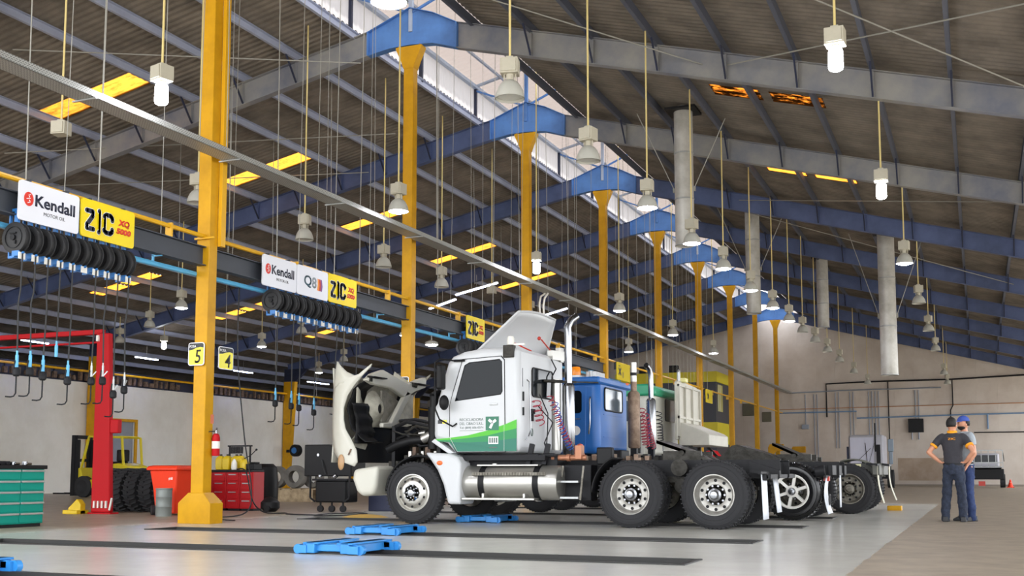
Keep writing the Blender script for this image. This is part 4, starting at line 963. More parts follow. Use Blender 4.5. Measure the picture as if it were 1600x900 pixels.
# roof fairing tilted up, light box
fa = [Vector(p) for p in ((-7.62, 16.95, 2.84), (-6.93, 17.05, 3.47), (-6.75, 18.3, 3.48), (-6.98, 18.4, 2.8))]
rows = []
for i in range(9):
    f = i / 8; rows.append([fa[0].lerp(fa[1], f).lerp(fa[3].lerp(fa[2], f), g) + Vector((-.10 * math.sin(PI * f) * math.sin(PI * g), 0, .05 * math.sin(PI * g) * f)) for g in [j / 8 for j in range(9)]])
o = B().grid(rows).done('roof_fairing', WHT, T1, solid=.03)
b = B(); edge = [r[0] for r in rows] + rows[-1][1:] + [r[-1] for r in rows[::-1]][1:]
b.tube(edge, .022, n=8); b.done('fairing_lip', WHT, o)
b = B(); b.cyl(fa[0].lerp(fa[1], .35).lerp(fa[3], .35) + Vector((.03, 0, .05)), (-6.82, 17.35, 2.84), .012).cyl((-6.87, 17.95, 3.1), (-6.78, 18.35, 2.86), .012).ball((-6.9, 17.92, 3.12), .035, n=8); b.done('fairing_strut', REDL, o)
b = B(); b.box(-6.98, -6.8, 16.5, 16.62, 2.66, 2.86); b.done('roof_light_box', GRIME, T1, bevel=.01)
b = B(); b.lathe([(0, 0), (.06, 0), (.06, .1), (.045, .14), (0, .15)], (-6.89, 16.62, 2.87), n=18).box(-6.86, -6.65, 16.6, 16.64, 2.86, 2.89); b.done('roof_lamp', WPL, T1)
b = B(); b.bar((-6.75, 18.05, 2.84), (-6.72, 18.55, 2.86), .1, .16).box(-6.78, -6.68, 18.4, 18.55, 2.75, 3.0); b.done('fairing_hinge', ALU, T1)
# cowl wedge, fenders, bumper
B().prism([(-8.26, 1.33), (-8.2, 1.38), (-7.84, 1.14), (-7.95, 1.13)], 'xz', YN - .02, 16.75).done('cowl_corner', WHT, T1, bevel=.01)
fp = [(-8.31, 1.15), (-7.86, 1.13), (-7.73, 1.08), (-7.66, .97), (-7.68, .6), (-7.66, .32), (-7.89, .32), (-7.97, .62), (-8.08, .86), (-8.2, 1.02)]
fd = B().prism(fp, 'xz', 16.38, 16.95).done('rear_fender', WHT, T1)
md = fd.modifiers.new('bevel', 'BEVEL'); md.width = .05; md.segments = 3; md.limit_method = 'ANGLE'; md.angle_limit = math.radians(60)
B().ball((-8.03, 16.38, .98), .05, 1.1, .3, .75).done('marker_lamp', ORL, fd)
fd2 = B().prism(fp, 'xz', 18.25, 18.82).done('rear_fender', WHT, T1, bevel=.03)
bp = [(-9.66, .88), (-9.19, .945), (-9.22, .6), (-9.27, .46), (-9.5, .43), (-9.6, .52), (-9.68, .72)]
o = B().prism(bp, 'xz', 16.42, 18.8).done('bumper', HOODW, T1)
md = o.modifiers.new('bevel', 'BEVEL'); md.width = .07; md.segments = 4; md.limit_method = 'ANGLE'
b = B(); R = []
for s, yy in ((0, 16.55), (0, 17.1)):
    R.append([(-8.5 + .6 * math.cos(math.radians(a)), yy, .5 + .6 * math.sin(math.radians(a))) for a in range(10, 185, 8)])
b.grid(R).done('wheel_arch', BLKP, T1, solid=.03)
# hood, tilted forward
hn = [(-10.1, 2.72), (-9.98, 2.62), (-9.86, 2.53), (-9.7, 2.46), (-9.62, 2.48), (-9.5, 2.57), (-9.38, 2.65), (-9.4, 2.6), (-9.55, 2.46), (-9.7, 2.3), (-9.83, 2.12), (-9.9, 1.92), (-9.9, 1.72), (-9.86, 1.56), (-9.74, 1.38), (-9.64, 1.2), (-9.62, 1.0), (-9.68, .93), (-9.95, 1.02), (-10.14, 1.2), (-10.22, 1.4), (-10.24, 1.8), (-10.2, 2.25)]
def sheet(poly, y, th, bulge):
    import mathutils.geometry as G
    b = B(); tris = G.tessellate_polygon([[Vector((p[0], p[1], 0)) for p in poly]])
    v = [b.bm.verts.new((x, y, z)) for x, z in poly]
    for tr in tris: b.bm.faces.new([v[i] for i in tr])
    bmesh.ops.subdivide_edges(b.bm, edges=list(b.bm.edges), cuts=3, use_grid_fill=True)
    for q in b.bm.verts:
        x, z = q.co.x, q.co.z; f = max(0, min(1, (x + 10.24) / .35)); q.co.y += bulge * (1 - f) ** 2 + (.05 * max(0, z - 2.2) * (1 if bulge > 0 else -1))
    return b
hood = sheet(hn, 16.5, .03, .22).done('hood', HOODW, T1, solid=.03)
sheet(hn, 18.75, .03, -.22).done('hood_side', HOODIN, hood, solid=.03)
rows = []
for i in range(13):
    f = i / 12; z = 1.0 + 1.62 * f
    rows.append([(-10.23 + .04 * math.sin(PI * f) - .03 * math.sin(PI * g), 16.68 + (18.6 - 16.68) * g, z - (.12 * math.sin(PI * g) if f > .9 else 0)) for g in [j / 10 for j in range(11)]])
B().grid(rows).done('hood_top_skin', HOODW, hood, solid=.025)
rows = []
for i in range(9):
    f = i / 8; z = 1.62 + .83 * f
    rows.append([(-9.72 - .22 * math.sin(PI * g) * math.sin(PI * f * .9), 16.62 + 2.05 * g, z) for g in [j / 10 for j in range(11)]])
inner = B().grid(rows).done('hood_inner_skin', HOODIN, hood, solid=.02)
XH = -9.45
def hy(pts, r, m, nm, n=8, x=XH): return B().tube([(x, y, z) for y, z in pts], r, n=n).done(nm, m, hood)
B().prism([(16.52, 2.38), (16.72, 2.5), (17.1, 2.6), (18.05, 2.42), (18.43, 2.54), (18.75, 2.6), (18.72, 2.4), (18.3, 2.3), (18.1, 2.22), (17.86, 2.17), (17.4, 2.3), (16.78, 2.32)], 'yz', XH - .12, XH - .02).done('hood_edge_beam', HOODW, hood, bevel=.02)
B().prism([(17.98, 2.3), (18.16, 2.25), (17.58, 1.66), (17.5, 1.6), (17.1, 1.6), (17.1, 1.68), (17.4, 1.7)], 'yz', XH - .1, XH - .02).done('hood_side_beam', HOODW, hood, bevel=.02)
B().prism([(17.3, 2.26), (17.4, 2.26), (17.86, 2.12), (17.95, 2.1), (17.42, 1.7), (17.3, 1.7)], 'yz', XH - .2, XH - .16).done('screen_panel', MESHG, hood, bevel=.01)
b = B(); b.lathe([(.32, -.06), (.22, .03), (.13, .085), (.1, .095), (.083, .085), (.083, -.05)], (XH - .22, 17.2, 1.93), 'x', n=28); b.done('headlamp_bucket', HOODIN, hood)
b = B(); b.lathe([(0, 0), (.083, 0), (.083, .01), (0, .01)], (XH - .17, 17.2, 1.93), 'x', n=20); b.done('bucket_hole', BLKP, hood)
b = B(); b.box(XH - .06, XH, 18.15, 18.3, 2.38, 2.46).cyl((XH - .03, 18.2, 2.42), (XH + .04, 18.25, 2.4), .04).box(XH - .06, XH, 16.6, 16.68, 2.36, 2.46); b.done('hood_latch', GRIME, hood)
for yy0, yy1 in ((16.6, 17.05), (18.2, 18.68)):
    rows = []
    for i in range(15):
        a = math.radians(95 + 165 * i / 14); r = .56 + .02 * math.sin(i * 2.1)
        rows.append([(-9.32 + r * math.cos(a), yy0 + (yy1 - yy0) * g, 1.88 + r * math.sin(a)) for g in (0, .5, 1)])
    B().grid(rows).done('wheel_liner', BLKP, hood, solid=.02)
rows = []
for i in range(15):
    f = i / 14; z = 2.0 - .68 * f; yl = 16.42 + .10 * math.sin(PI * f) + .1 * f; yr = 16.86 + .26 * math.sin(PI * .5 * f)
    rows.append([(-9.7 + .016 * math.sin(f * 20) * (.4 + g) + .05 * g, yl + (yr - yl) * g, z) for g in (0, .25, .5, .75, 1)])
B().grid(rows).done('splash_flap', BLKP, hood, solid=.012)
b = B(); b.prism([(16.6, 1.38), (17.05, 1.7), (17.1, 1.3), (16.95, 1.12), (16.62, 1.2)], 'yz', -9.8, -9.78); b.done('liner_panel', HOODIN, hood)
b = B(); b.prism([(16.5, 1.25), (16.95, 1.2), (17.0, 1.0), (16.5, .98)], 'yz', -9.7, -9.66).prism([(16.8, 1.0), (18.5, 1.0), (18.5, 1.7), (17.1, 1.7), (16.95, 1.4)], 'yz', -9.9, -9.87); b.done('grille_back', BLKP, hood)
B().ball((-9.92, 16.47, 1.0), .09, .7, .25, 1.5).done('headlamp', mat('lamp_tan', 'b08a60', .3, var=.4), hood)
B().bar((-9.78, 16.47, 1.12), (-9.73, 16.47, 1.22), .02).done('hood_strap', BRN, hood)
# engine bay
b = B(); b.box(-9.24, -9.17, 16.98, 18.25, .92, 1.62); b.done('radiator', BLKP, T1, bevel=.01)
b = B(); b.box(-9.05, -8.3, 17.25, 17.95, .85, 1.35).box(-8.95, -8.35, 17.35, 17.85, 1.35, 1.55)
for k in range(6): b.box(-8.95 + .1 * k, -8.88 + .1 * k, 17.2, 17.26, 1.0, 1.3)
b.done('engine_block', GRIME, T1, bevel=.02)
b = B(); b.tube([(-9.3, 16.98, 1.22), (-9.1, 16.95, 1.3), (-8.85, 16.93, 1.36), (-8.6, 16.95, 1.38), (-8.5, 17.05, 1.42)], .075, n=12); b.done('charge_pipe', BLKP, T1)
b = B(); b.tube([(-8.62, 16.94, 1.38), (-8.5, 16.94, 1.44), (-8.38, 16.98, 1.47)], .08, n=12).cyl((-8.72, 17.0, 1.48), (-8.6, 17.0, 1.5), .04); b.done('cast_elbow', ALU, T1)
B().cyl((-8.28, 16.9, 1.36), (-8.2, 16.9, 1.36), .08).done('oil_filter', mat('rust_red', '8a3c2c', .5, var=.3), T1)
b = B(); b.cyl((-8.42, 16.95, 1.22), (-8.42, 16.95, 1.92), .1, n=18).cyl((-8.42, 16.95, 1.92), (-8.42, 16.95, 2.1), .07).cyl((-8.46, 16.95, 2.1), (-8.4, 17.1, 2.18), .06); b.done('air_filter', BLKP, T1)
for i in range(12):
    x0 = random.uniform(-9.2, -8.9); z0 = random.uniform(1.0, 1.6); y0 = random.uniform(16.85, 17.3)
    B().tube([(x0, y0, z0), (x0 + .2, y0 - .05, z0 + random.uniform(-.1, .12)), (x0 + .45, y0 - .03, z0 + random.uniform(-.15, .1)), (x0 + .7, y0 + .1, z0 - .1)], random.uniform(.012, .03), n=7).done('engine_hose', BLKP if i % 3 else GRIME, T1)
b = B(); b.tube([(-9.15, 16.95, 1.6), (-8.9, 16.9, 1.68), (-8.6, 16.9, 1.62), (-8.3, 16.95, 1.55)], .035).tube([(-9.1, 17.0, 1.7), (-8.8, 17.0, 1.72), (-8.3, 17.05, 1.62)], .03); b.done('radiator_hose', BLKP, T1)
for i in range(10):
    x = -9.0 + .08 * i; b = B(); b.box(x, x + random.uniform(.05, .1), 16.98, 17.1, 1.0 + .05 * (i % 4), 1.12 + .07 * (i % 3)); b.done('engine_part', (GRIME, ALU, BRN)[i % 3], T1, bevel=.008)
B().box(-8.3, -8.22, 16.8, 18.5, .95, 1.9).done('firewall', BLKP, T1, bevel=.01)
b = B(); b.box(-9.3, -8.9, 17.0, 17.1, .7, 1.02).bar((-9.1, 16.9, .62), (-8.8, 16.9, 1.1), .05).cyl((-8.75, 16.95, .7), (-8.7, 16.95, 1.15), .045); b.done('steering_gear', GRIME, T1)
# fuel tank
tk = B().lathe([(0, -.03), (.2, -.015), (.265, 0), (.275, .02), (.275, 1.6), (.265, 1.62), (.2, 1.635), (0, 1.65)], (-7.69, 16.74, .665), 'x', n=48).done('fuel_tank', ALU, T1)
for x in (-7.35, -6.42):
    b = B(); b.lathe([(.279, -.05), (.283, -.05), (.283, .05), (.279, .05)], (x, 16.74, .665), 'x', n=40, closed=True); b.done('tank_strap', BLKP, tk)
b = B(); b.box(-7.5, -6.25, 16.46, 16.5, .78, .83)
for k in range(26): b.box(-7.48 + .047 * k, -7.455 + .047 * k, 16.445, 16.47, .785, .825)
b.done('tank_tread', RIMD, tk, smooth=False)
b = B(); b.box(-7.64, -6.4, 16.38, 16.62, .395, .43).box(-7.3, -7.26, 16.4, 16.6, .42, .5).box(-6.6, -6.56, 16.4, 16.6, .42, .5); b.done('step_plate', ALU, T1, bevel=.006)
b = B(); b.box(-7.45, -6.4, 16.55, 16.75, .93, .955); b.done('step_plate', ALU, T1, bevel=.004)
B().cyl((-7.2, 16.7, .93), (-7.2, 16.7, .97), .05).done('tank_cap', ALU, tk)
# battery box with ladder steps
bb = B().box(-6.12, -5.62, 16.85, 17.15, .38, .95).done('battery_box', BLK, T1, bevel=.015)
for z_ in (.67, .42): B().box(-6.06, -5.76, 16.62, 16.8, z_, z_ + .03).done('ladder_step', GALV, bb)
b = B(); b.bar((-6.1, 16.66, .4), (-6.04, 16.72, .93), .02, .03).bar((-5.74, 16.66, .4), (-5.7, 16.72, .93), .02, .03); b.done('ladder_rail', RIMD, bb)
b = B(); b.cyl((-6.35, 16.8, 1.06), (-5.7, 16.85, 1.06), .045).cyl((-6.25, 16.8, 1.06), (-6.2, 16.8, 1.06), .06).cyl((-6.0, 16.8, 1.06), (-5.95, 16.8, 1.06), .06).box(-5.85, -5.75, 16.75, 16.9, 1.04, 1.25); b.done('air_valve', mat('copper_orange', 'b0785a', .45, metal=.4, var=.4), T1)
# quarter fender ahead of drive wheels
R = [[(-4.85 + .62 * math.cos(math.radians(a)), yy, .5 + .62 * math.sin(math.radians(a))) for a in range(118, 184, 6)] for yy in (16.4, 17.0)]
B().grid(R).done('quarter_fender', BLKP, T1, solid=.02)
R = [[(x, y + 1.8, z) for x, y, z in r] for r in R]; B().grid(R).done('quarter_fender', BLKP, T1, solid=.02)
b = B(); b.box(-5.55, -5.3, 16.9, 17.05, .95, 1.22); b.done('fender_bracket', BLKP, T1, bevel=.02)
# exhaust stack behind cab
sx, sy = -6.4, 18.0
st = B().lathe([(.0, 0), (.09, 0), (.105, .04), (.105, 1.18), (.09, 1.22), (.065, 1.24), (.065, 1.5), (.0, 1.5)], (sx, sy, 1.1), n=28).done('exhaust_stack', CHROME, T1)
B().tube([(sx, sy, 2.5), (sx, sy, 3.1), (sx - .01, sy - .01, 3.3), (sx + .03, sy + .05, 3.42), (sx + .1, sy + .16, 3.5)], .063, n=18).done('tail_pipe', CHROME, st)
B().cyl((sx + .09, sy + .15, 3.49), (sx + .102, sy + .168, 3.502), .058, n=16).done('pipe_mouth', BLKP, st)
B().cyl((sx - .18, sy - .12, 1.2), (sx - .18, sy - .12, 2.4), .08, n=14).done('intake_stack', ALU, T1)
b = B(); b.bar((-6.7, 17.7, 2.36), (-6.3, 18.1, 2.36), .04).cyl((-6.7, 17.6, 2.36), (-6.45, 17.85, 2.36), .025).bar((-6.4, 18.0, 2.36), (-6.0, 18.4, 2.37), .02); b.done('stack_bracket', GRIME, T1)
b = B(); b.bar((-6.42, 18.0, .95), (-6.42, 18.0, 1.12), .12); b.done('stack_foot', BLK, T1)
# coiled air lines
def coil(p, q, r, turns, rt, m, nm, sag=.0):
    p, q = vec(p), vec(q); n = turns * 12; pts = []
    d = (q - p).normalized(); a = d.cross(Vector((1, 0, 0))).normalized() if abs(d.x) < .9 else Vector((0, 1, 0)); c = d.cross(a)
    for i in range(n + 1):
        f = i / n; t = 2 * PI * turns * f
        pts.append(p.lerp(q, f) + a * r * math.cos(t) + c * r * math.sin(t) + Vector((0, 0, -sag * math.sin(PI * f))))
    return B().tube(pts, rt, n=6).done(nm, m, T1)
coil((-6.5, 17.35, 2.1), (-6.3, 17.75, 1.3), .05, 13, .008, HOSER, 'air_line', .05)
coil((-6.45, 17.45, 2.0), (-6.3, 17.8, 1.22), .05, 14, .008, HOSEB, 'air_line', .08)
coil((-6.62, 17.05, 2.0), (-6.62, 17.25, 1.62), .07, 5, .008, HOSER, 'air_line', .0)
b = B(); b.tube([(-6.6, 17.15, 2.1), (-6.55, 17.4, 1.8), (-6.5, 17.25, 1.5), (-6.5, 17.2, 1.25)], .01).tube([(-6.6, 17.1, 1.9), (-6.5, 17.5, 1.65), (-6.5, 17.1, 1.3), (-6.5, 17.3, 1.1)], .01).tube([(-6.69, 17.95, 2.75), (-6.66, 18.1, 2.6), (-6.66, 17.9, 2.45), (-6.66, 17.85, 2.1)], .012); b.done('electric_cable', BLACKC, T1)
B().lathe([(.09, 0), (.06, .1), (.05, .2), (0, .22)], (-6.25, 18.15, 1.1), n=14).done('orange_coupling', mat('coupling_orange', 'd8603c', .45, var=.2), T1)
b = B()
for i in range(14): x = -6.3 + .11 * i; b.box(x, x + .07, 17.2 + .07 * (i % 4), 17.35 + .07 * (i % 4), 1.02, 1.06 + .03 * (i % 3))
b.done('deck_fittings', RUST, T1, smooth=False)
fifth_wheel(T1, -4.25, C1, .26, .62)
# tail: tapered rails, flaps
b = B(); b.prism([(-3.2, 1.0), (-2.75, .86), (-2.75, .74), (-3.2, .74)], 'xz', 17.1, 17.2).box(-2.83, -2.77, 16.45, 18.75, .74, .8); b.cyl((-2.86, 16.45, .76), (-2.86, 16.55, .76), .05); b.done('tail_beam', BLK, T1, smooth=False)
flap(T1, -2.9, 16.62, .42, .42, .15, .8, FLAP, .02)
flap(T1, -3.0, 18.2, .42, .42, .2, .74, FLAP, .06)

# ---------------------------------------------------------------- truck 2, blue cab
T2 = thing('tractor_truck', 'tractor truck with a blue cab and orange roof beacon, behind the white truck', 'truck', (-6, 21.3, 0))
N2 = 20.0; C2 = 21.25
chassis(T2, N2, -8.6, (-4.3, -3.02), -2.3, rim=ME_RIMS, tyre=ME_TYREG)
cp = [(-6.6, 1.18), (-8.0, 1.18), (-8.1, 2.0), (-7.8, 2.5), (-7.6, 2.58), (-6.68, 2.58), (-6.6, 2.5)]
o = B().prism(cp, 'xz', 20.25, 22.2).done('cab', CBLUE, T2)
md = o.modifiers.new('bevel', 'BEVEL'); md.width = .14; md.segments = 5; md.limit_method = 'ANGLE'; md.angle_limit = math.radians(50)
c2 = o
b = B(); b.prism(rrect(20.15, 22.3, 2.5, 2.64, .06), 'yz', -7.75, -6.55); b.done('roof_cap', CBLUE, c2, bevel=.04)
B().prism(rrect(20.6, 21.75, 2.02, 2.45, .07), 'yz', -6.61, -6.585).done('rear_glass', GLASSL, c2)
b = B(); b.tube([(-6.59, p[0], p[1]) for p in rrect(20.6, 21.75, 2.02, 2.45, .07)], .018, n=6, close=True); b.done('window_seal', BLKP, c2)
b = B(); b.box(-6.605, -6.592, 20.55, 21.8, 1.93, 1.945).box(-6.605, -6.592, 20.55, 21.8, 1.5, 1.51); b.done('panel_crease', CBLUE, c2)
dr = B().prism([(-7.75, 1.2), (-6.86, 1.2), (-6.84, 2.45), (-7.6, 2.45), (-7.78, 2.05)], 'xz', 20.235, 20.27).done('door', CBLUE, T2, bevel=.012)
B().prism(rrect(-7.6, -6.93, 1.95, 2.38, .07), 'xz', 20.225, 20.24).done('door_glass', GLASS, dr)
b = B(); b.box(-7.1, -6.95, 20.2, 20.23, 1.83, 1.85); b.done('door_handle', CHROME, dr)
b = B(); b.lathe([(0, 0), (.09, 0), (.09, .004), (0, .004)], (0, 0, 0), 'y', n=20)
for v in b.bm.verts: v.co += Vector((-7.05, 20.228, 1.62))
b.done('door_emblem', INKW, dr)
b = B(); b.tube([(-6.75, 20.22, 2.25), (-6.75, 20.18, 2.2), (-6.75, 20.18, 1.75), (-6.78, 20.2, 1.55)], .014); b.done('grab_rail', CHROME, c2)
b = B(); b.lathe([(0, 0), (.1, 0), (.105, .02), (.1, .15), (.08, .18), (0, .185)], (-7.35, 21.1, 2.74), n=22); b.done('beacon', AMB, T2)
b = B(); b.box(-7.5, -7.2, 20.9, 21.9, 2.66, 2.74).box(-7.2, -7.0, 21.3, 21.9, 2.66, 2.84).cyl((-7.1, 21.3, 2.66), (-7.1, 21.3, 2.85), .03).cyl((-6.9, 21.8, 2.62), (-6.9, 21.8, 2.72), .04); b.done('roof_rack', GALV, T2)
b = B(); b.cyl((-6.58, 21.9, 2.6), (-6.56, 22.05, 2.62), .03); b.done('marker_lamp', ORL, c2)
b = B(); b.box(-6.6, -6.2, 20.4, 20.9, 1.0, 1.25).box(-7.9, -6.6, 20.4, 22.1, .95, 1.16); b.done('cab_mount', BLK, T2, bevel=.02)
s2 = B().lathe([(0, 0), (.1, 0), (.12, .03), (.12, 1.06), (.1, 1.09), (.06, 1.12), (.06, 1.3), (0, 1.3)], (-6.2, 21.25, 1.3), n=24).done('exhaust_stack', RUST, T2)
B().cyl((-6.2, 21.25, 2.6), (-6.2, 21.25, 2.98), .06, n=18).done('tail_pipe', ALU, s2); B().cyl((-6.2, 21.25, 2.72), (-6.2, 21.25, 2.78), .064, n=18).done('pipe_band', BLK, s2)
B().bar((-6.2, 21.25, .98), (-6.2, 21.25, 1.32), .12).done('stack_foot', BLK, T2)
b = B(); b.bar((-6.15, 21.45, 1.2), (-6.15, 21.45, 1.95), .1, .03); b.done('heat_shield', BLK, T2)
s3 = B().lathe([(0, 0), (.09, 0), (.1, .03), (.1, 1.0), (.08, 1.04), (.05, 1.06), (.05, 1.2), (0, 1.2)], (-6.2, 22.5, 1.3), n=24).done('exhaust_stack', CHROME, T2)
B().tube([(-6.2, 22.5, 2.4), (-6.2, 22.5, 2.7), (-6.2, 22.5, 2.86), (-6.22, 22.46, 2.96), (-6.26, 22.38, 3.03)], .055, n=16).done('tail_pipe', CHROME, s3); B().cyl((-6.25, 22.385, 3.02), (-6.2605, 22.36, 3.04), .053).done('pipe_mouth', BLKP, s3)
B().bar((-6.2, 22.5, .98), (-6.2, 22.5, 1.32), .12).done('stack_foot', BLK, T2)
def coil2(t, p, q, r, turns, m, sag=.05):
    global T1
    k = T1; T1 = t; coil(p, q, r, turns, .009, m, 'air_line', sag); T1 = k
coil2(T2, (-6.1, 21.45, 2.1), (-6.1, 21.75, 1.35), .07, 12, HOSER); coil2(T2, (-6.1, 21.7, 2.0), (-6.1, 22.2, 1.35), .07, 11, HOSER); coil2(T2, (-6.08, 22.65, 2.1), (-6.08, 22.8, 1.5), .06, 9, BLACKC)
b = B()
for i in range(16): x = -6.2 + .13 * i; b.box(x, x + .09, 20.75 + .1 * (i % 4), 20.95 + .1 * (i % 4), 1.02, 1.08 + .05 * (i % 3))
b.done('deck_fittings', GRIME, T2, smooth=False)
b = B(); b.prism([(-4.5, 1.02), (-4.2, 1.32), (-4.1, 1.34), (-3.3, 1.08), (-3.3, 1.02)], 'xz', 20.75, 21.75); b.done('ramp_plate', GRIME, T2, smooth=False)
fifth_wheel(T2, -3.1, C2 + .1, .34, .6)
b = B(); b.box(-2.42, -2.34, 20.15, 22.4, .78, .96).cyl((-2.62, 20.05, .84), (-2.45, 20.05, .86), .1); b.done('tail_beam', BLK, T2, bevel=.01)
B().box(-2.5, -2.4, 20.2, 20.28, .68, .76).done('tail_lamp', REDL, T2)
flap(T2, -2.44, 20.25, .34, .62, .12, .74, FLAP, .04, -.05)
b = B(); b.tube([(-2.41, 20.25 + .1 * math.cos(a), .36 + .09 * math.sin(a)) for a in [2 * PI * i / 14 for i in range(14)]], .012, n=6, close=True).bar((-2.41, 20.2, .3), (-2.41, 20.3, .42), .015); b.done('flap_emblem', INKB, T2)
flap(T2, -2.35, 21.35, .25, .2, .2, .78, FLAP, 0)

# ---------------------------------------------------------------- truck 3, cream cab with green roof
T3 = thing('tractor_truck', 'cream tractor truck with green cab roof, third in the line of trucks', 'truck', (-6, 24.9, 0))
N3 = 23.6; C3 = 24.85
chassis(T3, N3, -8.6, (-3.7, -2.43), -1.85, rim=ME_RIMD, tyre=ME_TYRE, hub=ME_HUBD, rail=mat('rail_olive_grey', '5e5e58', .6, var=.4))
o = B().prism([(-6.5, 1.2), (-8.0, 1.2), (-8.1, 2.05), (-7.75, 2.55), (-6.5, 2.55)], 'xz', 23.85, 26.0).done('cab', CCREAM, T3)
md = o.modifiers.new('bevel', 'BEVEL'); md.width = .09; md.segments = 4; md.limit_method = 'ANGLE'; md.angle_limit = math.radians(50)
c3 = o
B().prism([(-8.0, 2.5), (-6.44, 2.5), (-6.46, 2.66), (-6.6, 2.76), (-7.6, 2.78), (-7.95, 2.68)], 'xz', 23.78, 26.07).done('cab_roof', CGREEN, T3, bevel=.05)
B().prism(rrect(24.75, 25.75, 1.98, 2.48, .06), 'yz', -6.505, -6.485).done('rear_glass', GLASS, c3)
dr = B().prism([(-7.75, 1.22), (-6.72, 1.22), (-6.7, 2.46), (-7.55, 2.46), (-7.78, 2.08)], 'xz', 23.835, 23.87).done('door', CCREAM, T3, bevel=.012)
B().prism(rrect(-7.55, -6.82, 1.95, 2.4, .06), 'xz', 23.825, 23.84).done('door_glass', GLASSL, dr)
b = B(); b.tube([(-6.47, 24.2, 1.9), (-6.43, 24.25, 1.86), (-6.43, 24.3, 1.3)], .014); b.done('grab_rail', CHROME, c3)
B().box(-7.9, -6.3, 24.0, 25.8, .98, 1.2).done('cab_mount', BLK, T3, bevel=.02)
rk = B().prism([(24.3, 1.55), (24.3, 2.82), (24.45, 2.88), (26.2, 2.82), (26.45, 2.72), (26.45, 1.85), (26.45, 1.55)], 'yz', -6.16, -6.1).done('bulkhead', mat('bulkhead_grey', 'bdb9ac', .5, metal=.2, var=.3), T3, bevel=.01)
b = B()
for y in (24.36, 24.95, 25.65, 26.4): b.box(-6.1, -6.05, y - .03, y + .03, 1.6, 2.78)
for z in (1.6, 2.05, 2.76): b.box(-6.1, -6.06, 24.33, 26.42, z - .025, z + .025)
b.done('bulkhead_ribs', MATS['bulkhead_grey'], rk, smooth=False)
b = B(); b.prism([(-6.1, 1.95), (-5.5, 1.72), (-5.42, 1.66), (-5.42, 1.42), (-6.1, 1.42)], 'xz', 24.4, 26.4); b.done('tool_locker', MATS['bulkhead_grey'], T3, bevel=.015)
for s in (24.5, 26.3):
  b = B(); b.bar((-6.08, s, 1.0), (-6.08, s, 1.6), .08).bar((-5.5, s, 1.02), (-5.9, s, 1.45), .06)
  b.done('bulkhead_foot', GRIME, T3, smooth=False)
b = B(); b.tube([(-6.1, 24.42, 2.85), (-6.1, 24.42, 3.05), (-6.1, 24.48, 3.1), (-6.1, 24.52, 3.0), (-6.1, 24.5, 2.86)], .025); b.done('lifting_shackle', GALV, T3)
B().box(-6.15, -6.0, 24.7, 24.95, 2.84, 2.94).done('work_lamp', mat('work_lamp_yellow', 'e2dc90', .4, var=.1), T3, bevel=.02)
R = [[(-2.43 + .6 * math.cos(math.radians(a)), yy, .52 + .58 * math.sin(math.radians(a))) for a in range(25, 120, 8)] for yy in (24.3, 25.4)]
B().grid(R).done('deck_cover', mat('olive_cover', '66665c', .6, var=.4), T3, solid=.03)
b = B()
for i in range(14): x = -5.3 + .13 * i; b.box(x, x + .09, 24.35 + .1 * (i % 4), 24.55 + .1 * (i % 4), 1.02, 1.08 + .05 * (i % 3))
b.done('deck_fittings', GRIME, T3, smooth=False)
b = B(); b.box(-1.98, -1.84, 23.7, 26.0, .78, .98); b.done('tail_beam', MATS['rail_olive_grey'], T3, bevel=.01); B().box(-2.3, -2.2, 23.72, 23.8, .88, 1.0).done('tail_lamp', mat('lens_cream', 'd8d2a0', .4, var=.1), T3)
fifth_wheel(T3, -3.45, C3, .34, .62)
flap(T3, -1.88, 23.85, .3, .32, .22, .96, FLAPC, .1, -.04)
flap(T3, -1.72, 24.7, .26, .28, .26, .96, FLAPC, .12, -.05)
# ================================================================ WORKSHOP EQUIPMENT
# teal tool cabinet (its drawers face the trucks)
t = thing('tool_cabinet', 'teal tool cabinet with two columns of drawers and black top at the left edge', 'tool cabinet', (-13.7, 12.7, 0))
tx0, tx1, ty0, ty1 = -14.0, -13.44, 12.0, 13.48
B().box(tx0, tx1, ty0, ty1, .05, .88).done('body', TEAL, t, bevel=.008)
B().box(tx0 - .02, tx1 + .03, ty0 - .02, ty1 + .03, .88, .94).done('worktop', BLKP, t, bevel=.008)
B().box(tx0 + .03, tx1 - .03, ty0 + .02, ty1 - .02, 0, .05).done('plinth', BLK, t)
for c in range(3):
    ya, yb = ty1 - .02 - .48 * c - .45, ty1 - .02 - .48 * c
    for k in range(5):
        z0 = .07 + .163 * k
        d = B().box(tx1, tx1 + .012, ya, yb, z0, z0 + .15).done('drawer', TEAL, t, bevel=.004)
        B().box(tx1 + .008, tx1 + .035, ya, yb, z0 + .115, z0 + .145).done('handle', GALV, d, bevel=.004)
for i, (x, h, m) in enumerate(((0, .09, BLK), (13.05, .05, CHROME), (13.28, .06, CHROME))):
    b = B()
    if i == 0: b.box(-13.95, -13.6, 12.1, 12.95, .941, 1.0); [b.cyl((-13.6, 12.16 + .12 * k, .97), (-13.57, 12.16 + .12 * k, .97), .028) for k in range(7)]
    else: b.cyl((-13.65, x, .941), (-13.65, x, .941 + h), .045).cyl((-13.6, x - .02, .96), (-13.6, x + .08, .96), .018)
    tag(b.done('tool_tray' if i == 0 else 'socket_set', m, bevel=.004), ('dark slotted tool tray on the teal cabinet', 'left small chrome tool cluster on the teal cabinet', 'right small chrome tool cluster on the teal cabinet')[i], 'tool')

